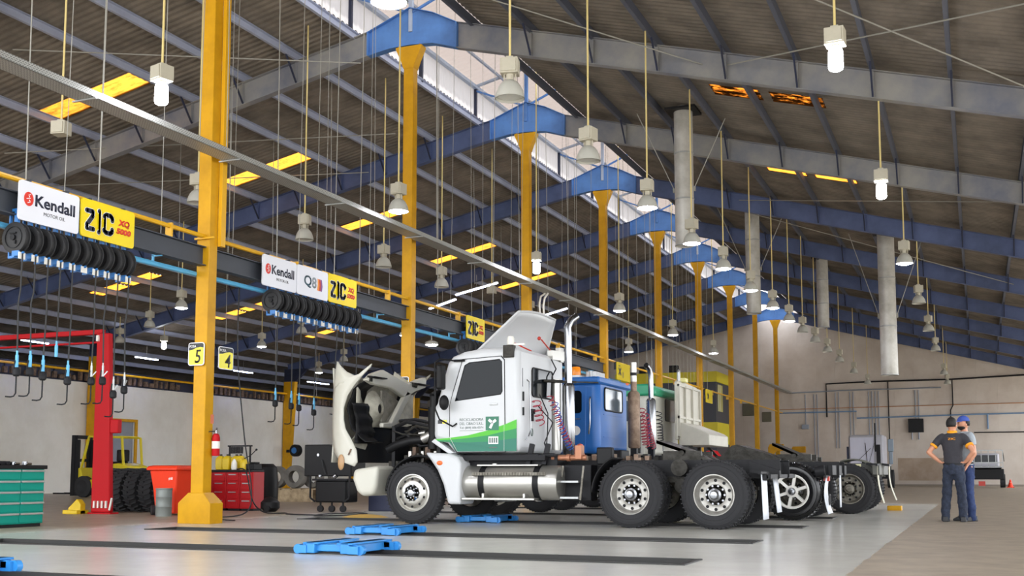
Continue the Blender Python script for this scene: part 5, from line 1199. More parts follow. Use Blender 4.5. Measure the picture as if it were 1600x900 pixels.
# two-post lift
t = thing('vehicle_lift', 'red two post vehicle lift with overhead bar, left of the nearest yellow column', 'vehicle lift', (-16.4, 18, 0))
B().prism([(-16.6, 0.03), (-16.12, 0.03), (-16.28, 3.66), (-16.6, 3.68)], 'xz', 17.9, 18.02).done('post', REDP, t, bevel=.02)
b = B(); b.box(-16.64, -16.06, 17.86, 18.1, 0, .03); b.done('base_plate', REDP, t)
b = B(); b.box(-20.4, -16.55, 17.98, 18.1, 3.66, 3.76).box(-20.4, -16.55, 18.16, 18.24, 3.5, 3.54); b.done('overhead_bar', REDP, t, bevel=.01)
B().prism([(-20.7, 0), (-20.3, 0), (-20.3, 3.76), (-20.7, 3.76)], 'xz', 17.9, 18.22).done('post', REDP, t, bevel=.02)
b = B(); b.box(-16.2, -16.0, 17.92, 18.05, 1.62, 1.9); b.done('power_unit', REDP, t, bevel=.02)
for k in range(4): B().box(-16.5 + .1 * k, -16.47 + .1 * k, 17.85, 17.89, .12, .26).done('lock_pin', WPL, t)
b = B(); b.bar((-16.1, 17.88, .08), (-16.03, 17.86, .32), .03); b.done('lever', WPL, t)
b = B(); b.box(-16.58, -16.52, 17.86, 17.9, 3.5, 3.62); b.done('limit_switch', WPL, t)
b = B(); b.prism([(-17.0, 0), (-16.68, 0), (-16.68, .2), (-16.78, .3), (-17.0, .12)], 'xz', 17.7, 17.85).box(-17.05, -16.68, 17.6, 17.95, 0, .08); b.done('wheel_chock', YJUG, bevel=.015)
bpy.data.objects['wheel_chock']['label'] = 'yellow wheel chock on the floor beside the red lift post'; bpy.data.objects['wheel_chock']['category'] = 'chock'

# standing row of tractor tyres
def rtyre(b, c, r, w, axis='y', r_in=.55, lug=26):
    c = vec(c); p = [(r * r_in, -w * .4), (r * .75, -w * .5), (r * .93, -w * .46), (r * .97, -w * .3), (r * .975, 0), (r * .97, w * .3), (r * .93, w * .46), (r * .75, w * .5), (r * r_in, w * .4)]
    b.lathe(p, c, axis, n=40, closed=True)
    for k in range(lug):
        a = 2 * PI * k / lug
        for s in (-1, 1):
            a2 = a + (PI / lug if s > 0 else 0)
            f = lambda rr, aa, tt: c + {'y': Vector((rr * math.cos(aa), tt, rr * math.sin(aa))), 'z': Vector((rr * math.cos(aa), rr * math.sin(aa), tt)), 'x': Vector((tt, rr * math.cos(aa), rr * math.sin(aa)))}[axis]
            b.bar(f(r * .965, a2, s * w * .48), f(r * .985, a2 + .1, s * w * .02), r * .09, r * .06)
    return b
for k, (x, y) in enumerate(((-17.6, 19.3), (-17.2, 19.3), (-16.8, 19.3), (-16.4, 19.3), (-16.0, 19.3))):
    o = rtyre(B(), (x + .3, y, .46), .46, .34, 'x').done('truck_tyre', RUB)
    tag(o, 'big black lugged tyre standing in the row behind the red post, %s from the left' % ORD[k].replace('nearest', 'first'), 'tyre', 'standing lugged tyres')
# wheelie bin
t = thing('wheelie_bin', 'orange red wheelie bin with lid, between the tyres and the nearest column', 'bin', (-14.7, 17.9, 0))
B().loft([[(x, y, z) for x, y in ((-14.68 - w, 18.05 - d), (-14.68 + w, 18.05 - d), (-14.68 + w, 18.05 + d), (-14.68 - w, 18.05 + d))] for w, d, z in ((.24, .22, .03), (.28, .26, .5), (.33, .31, .88))]).done('body', BINO, t, bevel=.03)
b = B(); b.loft([[(x, y, z) for x, y in ((-14.68 - w, 18.05 - d), (-14.68 + w, 18.05 - d), (-14.68 + w, 18.05 + d), (-14.68 - w, 18.05 + d))] for w, d, z in ((.36, .36, .87), (.37, .37, .9), (.35, .34, .95), (.28, .26, .97))]); b.done('lid', BINO, t, bevel=.02)
b = B(); b.cyl((-14.99, 17.8, .1), (-14.94, 17.86, .1), .1).cyl((-15.02, 18.2, .1), (-14.97, 18.3, .1), .1); b.done('wheel', RUB, t)
text('lettering', '#8', INKW, t, (-14.56, 17.76, .68), (1, 0, 0), UP, .1, .06)
t = thing('waste_drum', 'small grey metal drum standing in front of the orange red bin', 'drum', (-14.48, 17.5, 0))
B().lathe([(0, 0), (.15, 0), (.15, .17), (.156, .18), (.15, .19), (.15, .35), (.156, .36), (.15, .37), (.15, .5), (.16, .51), (.16, .53), (.14, .53), (.14, .5), (0, .49)], (-14.4, 17.45, 0), n=32).done('shell', mat('drum_grey', '858a86', .5, metal=.3, var=.3), t)

# red tool cabinets with jugs
def red_cab(x0, x1, lab):
    t = thing('drawer_cabinet', lab, 'tool cabinet', ((x0 + x1) / 2, 20.5, 0), 'row of red drawer cabinets')
    B().box(x0, x1, 20.5, 20.9, .05, .84).done('body', REDC, t, bevel=.008); B().box(x0 + .02, x1 - .02, 20.55, 20.85, 0, .05).done('plinth', BLK, t)
    for k in range(4):
        z0 = .08 + .19 * k
        d = B().box(x0 + .03, x1 - .03, 20.485, 20.5, z0, z0 + .175).done('drawer', REDC, t, bevel=.004)
        B().box(x0 + .08, x1 - .08, 20.46, 20.488, z0 + .125, z0 + .145).done('handle', GALV, d)
for i, (a, c) in enumerate(((-16.2, -15.85), (-15.84, -15.49), (-15.48, -15.13), (-15.12, -14.77), (-14.76, -14.41))):
    red_cab(a - .12, c - .12, 'red four drawer cabinet, %s of the row behind the nearest column' % ('leftmost', 'second', 'third', 'fourth', 'rightmost')[i])
tag(B().box(-16.59, -14.57, 20.46, 20.95, .84, .89).done('worktop', BLKP, bevel=.006), 'black worktop lying across the red drawer cabinets', 'worktop')
for i, (x, y) in enumerate(((-15.4, 20.75), (-15.2, 20.8), (-15.08, 20.78), (-15.62, 20.8))):
    t = thing('chemical_jug', 'yellow jug on the black worktop, %s in its cluster' % ('second from left', 'third from left', 'rightmost', 'leftmost')[i], 'jug', (x, y, .89), 'yellow jugs on the red cabinets')
    B().loft([[(x + a * w, y + c * w, z) for a, c in ((-1, -1), (1, -1), (1, 1), (-1, 1))] for w, z in ((.085, .89), (.09, 1.0), (.09, 1.14), (.05, 1.19), (.025, 1.2))]).done('body', YJUG, t, bevel=.02)
    b = B(); b.cyl((x, y, 1.2), (x, y, 1.235), .03); b.done('cap', INKB, t)
t = thing('chemical_jug', 'white spray bottle standing in front of the yellow jugs', 'bottle', (-15.1, 20.58, .89))
B().lathe([(0, 0), (.06, 0), (.065, .02), (.06, .15), (.03, .22), (.015, .24), (0, .24)], (-15.1, 20.58, .89), n=18).done('body', WPL, t)
t = thing('pressure_sprayer', 'pump sprayer with a long thin wand on the black worktop', 'sprayer', (-14.85, 20.8, .89))
B().lathe([(0, 0), (.09, 0), (.1, .05), (.1, .16), (.06, .22), (0, .24)], (-14.9, 20.68, .89), n=20).done('tank', YJUG, t)
B().tube([(-14.93, 20.7, 1.13), (-14.8, 20.75, 1.2), (-14.62, 20.7, 1.32)], .01).ball((-14.61, 20.7, 1.33), .025).done('wand', BLKP, t)
b = B(); b.box(-14.81, -14.6, 20.6, 20.9, .89, 1.02).box(-14.77, -14.65, 20.7, 20.9, 1.02, 1.06)
tag(b.done('tool_case', BLKP, bevel=.015), 'black plastic case on the right end of the worktop', 'case')
b = B(); b.bar((-15.55, 20.95, 1.42), (-14.9, 20.95, 1.42), .03).bar((-15.5, 20.95, .89), (-15.5, 20.95, 1.42), .03).bar((-14.95, 20.95, 1.0), (-14.95, 20.95, 1.42), .03)
for k in range(5): b.box(-15.45 + .07 * k, -15.41 + .07 * k, 20.9, 20.94, 1.25, 1.4)
tag(b.done('tool_rack', BLK), 'black wire tool rack standing behind the yellow jugs', 'rack')
b = B(); b.loft([[(-15.2 + a * w, 21.9 + c * w, z) for a, c in [(math.cos(q), math.sin(q)) for q in [2 * PI * i / 16 for i in range(16)]]] for w, z in ((.25, 0), (.3, .2), (.31, .6), (.27, .95), (.18, 1.03))])
tag(b.done('refuse_sack', BLKP), 'bulging black refuse sack standing behind the red cabinets', 'sack')
b = B(); b.lathe([(0, 0), (.12, 0), (.2, .08), (.2, .2), (.1, .3), (0, .32)], (-13.95, 20.3, 0), n=18).cyl((-13.9, 20.1, .07), (-13.9, 20.14, .07), .07)
tag(b.done('floor_vacuum', BLKP), 'small dark machine on the floor right of the red cabinets', 'machine')

# fire extinguisher on the nearest column
ex, ey = RX + .2, 15.3
t = thing('fire_extinguisher', 'red fire extinguisher hanging on the nearest yellow column', 'fire extinguisher', (ex, ey, 1.1))
B().lathe([(0, 0), (.06, 0), (.065, .02), (.065, .3), (.05, .35), (.02, .37), (0, .375)], (ex, ey, 1.1), n=22).done('cylinder', REDP, t)
B().lathe([(.0665, .12), (.0668, .12), (.0668, .24), (.0665, .24)], (ex, ey, 1.1), n=22, closed=True).done('label_band', WPL, t)
b = B(); b.cyl((ex, ey, 1.47), (ex, ey, 1.52), .022).bar((ex, ey, 1.52), (ex + .06, ey - .06, 1.55), .02).bar((ex, ey, 1.5), (ex + .05, ey - .05, 1.49), .015); b.done('valve', CHROME, t)
b = B(); b.tube([(ex, ey, 1.5), (ex - .08, ey - .09, 1.5), (ex - .1, ey - .1, 1.35), (ex - .09, ey - .09, 1.2)], .01); b.done('hose', BLACKC, t)
B().box(RX + .12, ex - .05, ey - .02, ey + .02, 1.35, 1.4).done('bracket', BLK, t)
B().box(RX + .125, RX + .13, 15.24, 15.32, 1.63, 1.78).done('extinguisher_sign', mat('sign_pink_red', 'd87a5c', .5, var=0)); tag(bpy.data.objects['extinguisher_sign'], 'small reddish sticker on the nearest column above the extinguisher', 'sticker')

# forklift
fx, fy = -27.8, 30.0
t = thing('forklift', 'yellow and black forklift parked behind the red lift post', 'forklift', (fx, fy, 0))
b = B()
for y in (29.8, 30.5):
    b.box(-28.5, -28.35, y - .06, y + .06, .05, 2.1).box(-28.35, -28.2, y - .04, y + .04, .05, 1.95)
b.box(-28.5, -28.3, 29.8, 30.5, 1.98, 2.1).box(-28.45, -28.35, 29.8, 30.5, .5, .6).box(-28.5, -28.4, 29.8, 30.5, 1.2, 1.3); b.done('mast', BLK, t)
b = B()
for y in (29.9, 30.4): b.box(-29.35, -28.5, y - .06, y + .06, .1, .15).box(-28.6, -28.5, y - .06, y + .06, .1, .8)
b.done('fork', BLK, t)
b = B(); b.prism([(-28.2, .3), (-26.4, .3), (-26.1, .45), (-26.1, 1.05), (-26.5, 1.15), (-27.3, 1.05), (-27.5, .6), (-28.0, .6), (-28.1, 1.0), (-28.2, 1.0)], 'xz', 29.75, 30.75); b.done('body', FORKY, t, bevel=.04)
b = B()
for y in (29.8, 30.7): b.bar((-28.1, y, 1.0), (-27.8, y, 2.05), .06).bar((-27.8, y, 2.05), (-26.4, y, 2.0), .06).bar((-26.4, y, 2.0), (-26.3, y, 1.05), .06)
for k in range(7): b.bar((-27.7 + .2 * k, 29.8, 2.04), (-27.7 + .2 * k, 30.7, 2.04), .03)
b.done('overhead_guard', FORKY, t)
b = B(); b.box(-27.2, -26.7, 30.0, 30.5, 1.05, 1.2).box(-26.8, -26.65, 30.0, 30.5, 1.2, 1.6); b.done('seat', BLKP, t, bevel=.04)
for x, r in ((-27.95, .36), (-26.55, .3)):
    for y in (29.72, 30.62): B().lathe([(0, 0), (r * .5, 0), (r * .6, -.02), (r, .0), (r, .16), (0, .16)], (x, y, r), 'y', n=26).done('wheel', RUB, t)
B().tube([(-27.75, 30.25, 1.0), (-27.55, 30.25, 1.35)], .02).done('steering_column', BLK, t)

# pallet with old tyres by the second wall column
t = thing('pallet', 'pale low wooden pallet under the old tyres', 'pallet', (-19.0, 28.2, 0))
b = B()
for k in range(8): b.box(-20.4 + .36 * k, -20.1 + .36 * k, 27.6, 28.9, .34, .37)
for y in (27.65, 28.25, 28.8): b.box(-20.4, -17.6, y - .05, y + .05, 0, .34)
b.box(-20.4, -17.6, 27.58, 27.6, .03, .34)
b.done('boards', WOOD, t, smooth=False)
for i, (x, y, ax, z, r) in enumerate(((-18.35, 27.95, 'y', .37 + .34, .34), (-18.0, 28.35, 'y', .37 + .32, .32), (-19.2, 28.3, 'y', .37 + .33, .33), (-17.85, 28.75, 'y', .37 + .3, .3))):
    tag(rtyre(B(), (x, y, z), r, .26, ax, .52, 0).done('old_tyre', mat('worn_rubber', '77746e', .85, var=.5)), 'worn grey tyre leaning on the pallet, %s of the heap' % ('frontmost', 'second', 'leftmost', 'hindmost')[i], 'tyre', 'old tyres on the pallet')
tag(B().ball((-19.55, 27.9, .55), .2, 1.4, 1, .9).done('cloth_bundle', mat('cloth_sand', 'c2a888', .9, var=.4)), 'sand coloured bundle beside the old tyres', 'bundle')
t = thing('wall_hose_reel', 'round dark hose reel on a stand by the second wall column', 'hose reel', (-20, 32, 1.2))
t.location = (-33.4, 51.0, 2.0)
ROOTLOC[t.name] = Vector((-33.4, 51.0, 2.0))
B().lathe([(0, 0), (.28, 0), (.32, .05), (.32, .3), (.28, .35), (0, .35)], (-33.35, 50.6, 2.0), 'y', n=30).done('drum', BLKP, t); B().lathe([(0, -.01), (.16, -.01), (.16, 0), (0, 0)], (-33.35, 50.6, 2.0), 'y', n=20).done('hub', BLUEP, t)
B().box(-34.0, -33.2, 50.85, 51.0, 1.9, 2.05).done('bracket', BLK, t)

# oil drainer cart
t = thing('drain_cart', 'black wheeled oil drain cart with slanted hood, left of the truck bumper', 'cart', (-12.7, 20.8, 0))
B().prism([(-13.25, .75), (-13.25, 1.42), (-12.65, 1.42), (-12.1, 1.12), (-12.1, .75)], 'xz', 20.5, 21.1).done('hopper', BLKP, t, bevel=.02)
B().box(-13.0, -12.25, 20.55, 21.05, .2, .66).done('tank', BLKP, t, bevel=.03)
b = B(); b.box(-13.05, -12.2, 20.5, 21.1, .66, .7); b.bar((-13.1, 20.52, .3), (-13.1, 20.52, .95), .03).bar((-12.15, 20.52, .3), (-12.15, 20.52, .9), .03).bar((-13.1, 20.52, .3), (-12.98, 20.52, .22), .03).bar((-12.15, 20.52, .3), (-12.27, 20.52, .22), .03); b.done('handle_frame', BLK, t)
for x in (-12.9, -12.62, -12.35): B().cyl((x, 20.58, .07), (x, 20.64, .07), .07).bar((x, 20.61, .07), (x, 20.61, .22), .03).done('caster', RUB, t)
b = B(); b.cyl((-12.9, 20.48, 1.2), (-12.9, 20.5, 1.2), .03).cyl((-12.85, 20.5, .74), (-12.85, 20.5, .78), .05).cyl((-12.5, 20.5, .74), (-12.45, 20.5, .78), .05); b.done('gauges', CHROME, t)
b = B(); b.tube([(-12.8, 20.48, 1.1), (-12.75, 20.45, .95), (-12.7, 20.46, .8)], .012); b.done('hose', BLACKC, t)
# creeper / trolley jack left of truck bumper
b = B(); b.box(-12.2, -11.55, 21.4, 21.9, 0.0, .42).box(-11.5, -11.42, 21.2, 21.3, 0, .5)
tag(b.done('battery_charger', mat('charger_navy', '262c48', .5, var=.2), bevel=.02), 'dark navy box on the floor behind the white bumper', 'box')
tag(B().cyl((-11.25, 21.9, .1), (-11.2, 22.0, .1), .1).cyl((-11.25, 22.4, .1), (-11.2, 22.5, .1), .1).box(-11.35, -11.0, 21.9, 22.5, .12, .3).done('trolley_jack', BLUEP), 'low blue trolley with small wheels behind the white bumper', 'trolley')
tag(B().lathe([(0, 0), (.3, 0), (.45, .2), (.45, .55), (.3, .75), (0, .8)], (-14.6, 28.6, 0), n=24).done('red_vessel', REDC), 'rounded red vessel half hidden behind the white bumper', 'vessel')
# hoses on the floor
b = B(); pts = [(-14.6, 20.0, .9), (-14.3, 19.9, .85), (-13.9, 19.6, .25), (-13.4, 19.3, .03), (-12.9, 19.3, .02), (-12.6, 18.9, .02), (-12.2, 18.7, .02), (-11.6, 18.6, .02)]
def smoothp(p, n=6):
    p = [vec(q) for q in p]; out = []
    for i in range(len(p) - 1):
        a, b_, c, d = p[max(i - 1, 0)], p[i], p[i + 1], p[min(i + 2, len(p) - 1)]
        for k in range(n):
            u = k / n; out.append(.5 * ((2 * b_) + (c - a) * u + (2 * a - 5 * b_ + 4 * c - d) * u * u + (3 * b_ - a - 3 * c + d) * u ** 3))
    return out + [p[-1]]
tag(B().tube(smoothp(pts), .014).done('air_hose', BLACKC), 'dark hose falling from the red cabinets and trailing along the floor', 'hose')
tag(B().tube(smoothp([(-12.6, 17.2, 4.3), (-12.6, 17.2, 3.0), (-12.45, 17.25, 1.5), (-12.3, 17.3, .5), (-12.35, 17.2, .1), (-12.8, 16.9, .02), (-13.2, 16.5, .02), (-12.4, 16.2, .02), (-11.7, 16.0, .02)]), .012).done('air_hose', BLACKC), 'long dark hose hanging from the beam to the floor near the cart', 'hose')
tag(B().tube(smoothp([(-11.5 + .35 * math.cos(a) * (1 + .1 * math.sin(3 * a)), 19.1 + .8 * math.sin(a), .02) for a in [i * .55 for i in range(13)]]), .012).done('air_hose', BLACKC), 'coiled dark hose lying on the floor beside the cart', 'hose')
b = B(); b.loft([[(-10.6 + r * math.cos(a) * 1.3, 18.5 + r * math.sin(a), z) for a in [2 * PI * i / 18 for i in range(18)]] for r, z in ((.35, .001), (.25, .03), (.12, .05), (.02, .055))])
tag(b.done('sawdust_heap', mat('sawdust', 'd0a850', .9, var=.3)), 'small heap of yellow absorbent dust on the floor by the pit', 'heap', kind='stuff')

# pit jacks (blue) bridging the pits
def jack(xc, yc, lab, L=.2, Wd=.42, rot=0.0):
    t = thing('pit_jack', lab, 'pit jack', (xc, yc, 0), 'blue pit jacks')
    h = .12
    for s in (-1, 1):
        B().box(xc + s * L - .05, xc + s * L + .05, yc - Wd, yc + Wd, .012, h).box(xc + s * L - .09, xc + s * L + .09, yc - Wd, yc + Wd, h - .02, h).done('side_beam', JACK, t, bevel=.008)
    for s in (-1, 1):
        B().box(xc - L - .12, xc + L + .12, yc + s * (Wd - .08) - .03, yc + s * (Wd - .08) + .03, .03, h - .02).done('cross_beam', JACK, t, bevel=.008)
    b = B(); b.box(xc - .15, xc + .15, yc - .3, yc + .3, .02, .1).cyl((xc, yc, -.3), (xc, yc, .12), .1); b.done('lift_cylinder', JACK, t, bevel=.01)
    for sx in (-1, 1):
        for sy in (-1, 1):
            b = B(); b.cyl((xc + sx * (L + .16), yc + sy * (Wd - .05) - .03, .05), (xc + sx * (L + .16), yc + sy * (Wd - .05) + .03, .05), .05).box(xc + sx * (L + .1) - .06, xc + sx * (L + .1) + .06, yc + sy * (Wd - .05) - .06, yc + sy * (Wd - .05) + .06, .012, .09)
            b.done('roller', JACK, t)
jack(-6.1, 10.3, 'blue pit jack on the second pit from the front, centre of the floor')
jack(-7.45, 13.57, 'blue pit jack on the third pit, in front of the truck wheel')
jack(-7.78, 6.8, 'blue pit jack at the lower left corner on the frontmost pit')
jack(-7.7, 17.55, 'blue pit jack under the white truck')
jack(-6.0, 21.25, 'blue pit jack under the blue cab truck')

# ---------------------------------------------------------------- booth
t = thing('office_booth', 'yellow and dark grey two storey booth behind the trucks', 'booth', (-14.5, 61, 0))
F = [(-18.5, 60.07), (-12.95, 60.07), (-12.95, 64.4), (-18.5, 64.4)]
def Fg(g): return [(-18.5 - g, 60.07 - g), (-12.95 + g, 60.07 - g), (-12.95 + g, 64.4 + g), (-18.5 - g, 64.4 + g)]
B().prism(Fg(0), 'xy', 0, 6.0).done('wall', BOOTHD, t, smooth=False)
B().prism(Fg(.07), 'xy', 5.72, 6.28).done('top_band', YEL2, t, smooth=False)
B().prism(Fg(.07), 'xy', 2.4, 3.54).done('middle_band', YEL2, t, smooth=False)
b = B(); b.box(-12.96, -12.92, 60.5, 61.7, 4.15, 5.6); b.done('window', mat('booth_window', 'c8c070', .3, var=.2), t)
b = B(); b.box(-12.92, -12.9, 60.98, 61.04, 4.15, 5.6).box(-12.92, -12.9, 60.5, 60.56, 4.15, 5.6); b.done('window_bar', WPL, t)
for i, (x, y, z) in enumerate(((-15.3, 60.2, 6.3), (-17.0, 60.2, 6.3))):
    tt3 = thing('loudspeaker', ('small dark box standing on the booth roof edge', 'second small dark box on the booth roof')[i], 'loudspeaker', (x, y, z))
    B().box(x - .25, x + .25, y, y + .3, z - .02, z + .4).done('cabinet', BLK, tt3, bevel=.02); B().cyl((x, y, z + .2), (x, y - .03, z + .2), .15).done('cone', GRIME, tt3)
for i, (x, y) in enumerate(((-11.4, 67.0), (-11.0, 73.2))):
    b = B(); b.prism([(x, 1.6), (x + .5, 2.1), (x + .9, 2.1), (x + .9, 2.5), (x + .1, 2.5), (x, 2.3)], 'xz', y - .1, y + .1)
    tag(b.done('column_bracket', YEL, bevel=.02), ('yellow bracket jutting from the second last column', 'yellow bracket jutting near the last column')[i], 'bracket')
tag(B().lathe([(0, 0), (.35, 0), (.35, 1.4), (.2, 1.6), (0, 1.65)], (-8.8, 40, 0), n=20).done('gas_cylinder', REDC), 'red cylinder seen between the booth and the truck deck', 'cylinder')
tag(rtyre(B(), (-9.6, 38, 1.35), .45, .3, 'y').done('grinding_wheel', GRIME), 'rusty round machine part behind the grey bulkhead', 'machine part')
tag(B().lathe([(0, 0), (.3, 0), (.3, .9), (0, .9)], (-9.6, 38, 0), n=16).done('machine_stand', GRIME), 'dark round stand under the rusty machine part', 'stand')
tag(B().box(-1.9, -1.6, 26.2, 26.5, 0, .1).done('wheel_chock', YEL, bevel=.01), 'small orange chock on the floor behind the last truck', 'chock')
# ---------------------------------------------------------------- vehicles by the back wall
GX0, GX1, GY = -6.75, -4.75, 66.0
t = thing('box_truck', 'pale grey truck cab parked near the back wall left of the men', 'truck', (-5.7, 67, 0))
B().box(GX0, GX1 - .1, GY, GY + 2.2, .75, 2.95).done('cab', GREYP, t, bevel=.12)
B().box(GX0 + .08, GX1 - .65, GY - .02, GY, 1.0, 2.8).done('rear_panel', mat('panel_lilac', 'c8c8d8', .4, var=.1), t, bevel=.05)
b = B(); b.bar((GX0 + 1.0, GY - .04, 1.3), (GX0 + .9, GY - .04, 2.5), .03).bar((GX0 + 1.1, GY - .04, 1.4), (GX0 + 1.4, GY - .04, 2.5), .02).bar((GX0 + .5, GY - .04, 1.5), (GX0 + 1.2, GY - .04, 2.2), .02).box(GX0 + .7, GX0 + .9, GY - .06, GY, 1.35, 1.45); b.done('cables', BLK, t)
B().box(GX0 - .12, GX0, GY + .1, GY + .5, 1.0, 2.3).done('side_rail', NAVY, t); B().box(GX1 - .5, GX1 - .3, GY - .1, GY + .1, .9, 2.4).cyl((GX1 - .55, GY - .05, 2.0), (GX1 - .55, GY - .05, 3.6), .04).done('exhaust_stack', BLK, t)
B().box(GX1 + .1, GX1 + .4, GY, GY + .15, 2.0, 2.7).box(GX1 + .15, GX1 + .35, GY, GY + .1, 1.3, 2.0).done('mirror', mat('mirror_blue_grey', '7c8c9c', .3, var=.2), t, bevel=.03)
B().box(GX0 - .05, GX1 + .2, GY - .1, GY + 2.4, .5, .78).done('chassis', BLK, t)
for x, yy in ((GX1 + .05, GY + .3), (GX0 - .3, GY + .3)): B().lathe([(0, 0), (.3, 0), (.5, -.02), (.5, .32), (0, .32)], (x, yy, .5), 'x', n=28).done('wheel', RUB, t)
t = thing('stake_truck', 'small dark truck with a grey barred bed, right of the men by the back wall', 'truck', (.4, 70, 0))
B().box(-.6, 1.3, 69.2, 71, .45, 1.05).box(-.55, 1.2, 70.2, 71, 1.05, 1.2).done('body', BLKP, t, bevel=.05)
b = B()
for z in (1.15, 1.4, 2.1): b.bar((-.6, 69.25, z), (1.25, 69.25, z), .05)
for k in range(6): b.bar((-.6 + .37 * k, 69.25, 1.15), (-.6 + .37 * k, 69.25, 2.1), .04)
b.bar((1.25, 69.25, 2.1), (1.35, 70.9, 1.5), .05).bar((-.6, 69.25, 2.1), (-.6, 70.9, 2.1), .05).bar((1.25, 69.25, 1.15), (1.25, 70.9, 1.15), .05); b.done('stake_frame', GALV, t)
B().box(-.5, 1.1, 71.0, 72.2, 1.0, 1.95).done('cab', GREYP, t, bevel=.1); B().box(-.35, .95, 70.99, 71.0, 1.45, 1.85).done('rear_glass', GLASS, t)
for x in (-.65, 1.1): B().lathe([(0, 0), (.2, 0), (.38, -.02), (.38, .25), (0, .25)], (x, 69.7, .38), 'x', n=26).done('wheel', RUB, t)
B().box(-.05, .3, 69.1, 69.2, .1, .35).done('tail_lamp', REDL, t)
t = thing('traffic_cone', 'orange traffic cone standing right of the small dark truck', 'traffic cone', (1.6, 69.5, 0))
B().lathe([(0, .45), (.03, .45), (.15, .04), (.15, 0), (0, 0)], (1.6, 69.5, 0), n=20).done('cone', BINO, t); B().box(1.4, 1.8, 69.3, 69.7, 0, .03).done('base', BINO, t); B().lathe([(.07, .3), (.1, .2), (.102, .2), (.074, .3)], (1.6, 69.5, 0), n=20, closed=True).done('stripe', WPL, t)
# ================================================================ PEOPLE
def limb(b, pts, n=14):
    """pts: (x, y, z, r) chain of tapered pieces with round joints"""
    for p, q in zip(pts[:-1], pts[1:]): b.cyl(p[:3], q[:3], p[3], q[3], n=n)
    for p in pts: b.ball(p[:3], p[3] * 1.0, n=12)
def ring(cx, cy, z, rx, ry, n=20, back=1.0):
    return [(cx + rx * math.cos(a), cy + ry * math.sin(a) * (back if math.sin(a) < 0 else 1), z) for a in [2 * PI * i / n for i in range(n)]]
def remeshed(b, name, m, parent, vox, smooth=3, puff=0.0, folds=0.0, M=None):
    for v in b.bm.verts: v.co = M @ v.co
    bmesh.ops.recalc_face_normals(b.bm, faces=b.bm.faces)
    me = bpy.data.meshes.new(name); b.bm.to_mesh(me); b.bm.free(); me.materials.append(m)
    o = bpy.data.objects.new(name, me); COL.objects.link(o)
    if parent: o.parent = parent
    r = o.modifiers.new('remesh', 'REMESH'); r.mode = 'VOXEL'; r.voxel_size = vox; r.use_smooth_shade = True
    s = o.modifiers.new('smooth', 'SMOOTH'); s.iterations = smooth; s.factor = .5
    if folds:
        tx = bpy.data.textures.new(name + '_folds', 'CLOUDS'); tx.noise_scale = .09
        d = o.modifiers.new('folds', 'DISPLACE'); d.texture = tx; d.strength = folds; d.mid_level = .5
    return o
def hand(b, wrist, d, side, curl=.5):
    w = vec(wrist); d = vec(d).normalized(); up = Vector((0, 0, 1)); s = d.cross(up).normalized() * side; n = s.cross(d).normalized()
    c = w + d * .05
    b.loft([[w + s * a + n * e for a, e in ((-.025, -.015), (.025, -.015), (.025, .015), (-.025, .015))], [w + d * .045 + s * a + n * e for a, e in ((-.04, -.015), (.04, -.015), (.04, .015), (-.04, .015))], [w + d * .09 + s * a + n * e for a, e in ((-.038, -.012), (.038, -.012), (.038, .012), (-.038, .012))]])
    for k, (off, L) in enumerate(((-.03, .062), (-.01, .075), (.011, .07), (.031, .055))):
        p0 = w + d * .085 + s * off; p1 = p0 + d * L * .5 + n * .006; p2 = p1 + d * L * .35 * (1 - curl) - n * L * .45 * curl; p3 = p2 + d * L * .2 * (1 - curl) - n * L * .35 * curl
        b.tube([p0, p1, p2, p3], [.0095, .009, .008, .007], n=7)
    t0 = w + d * .03 - s * .03; b.tube([t0, t0 - s * .03 + d * .02, t0 - s * .04 + d * .05], [.012, .011, .009], n=7)
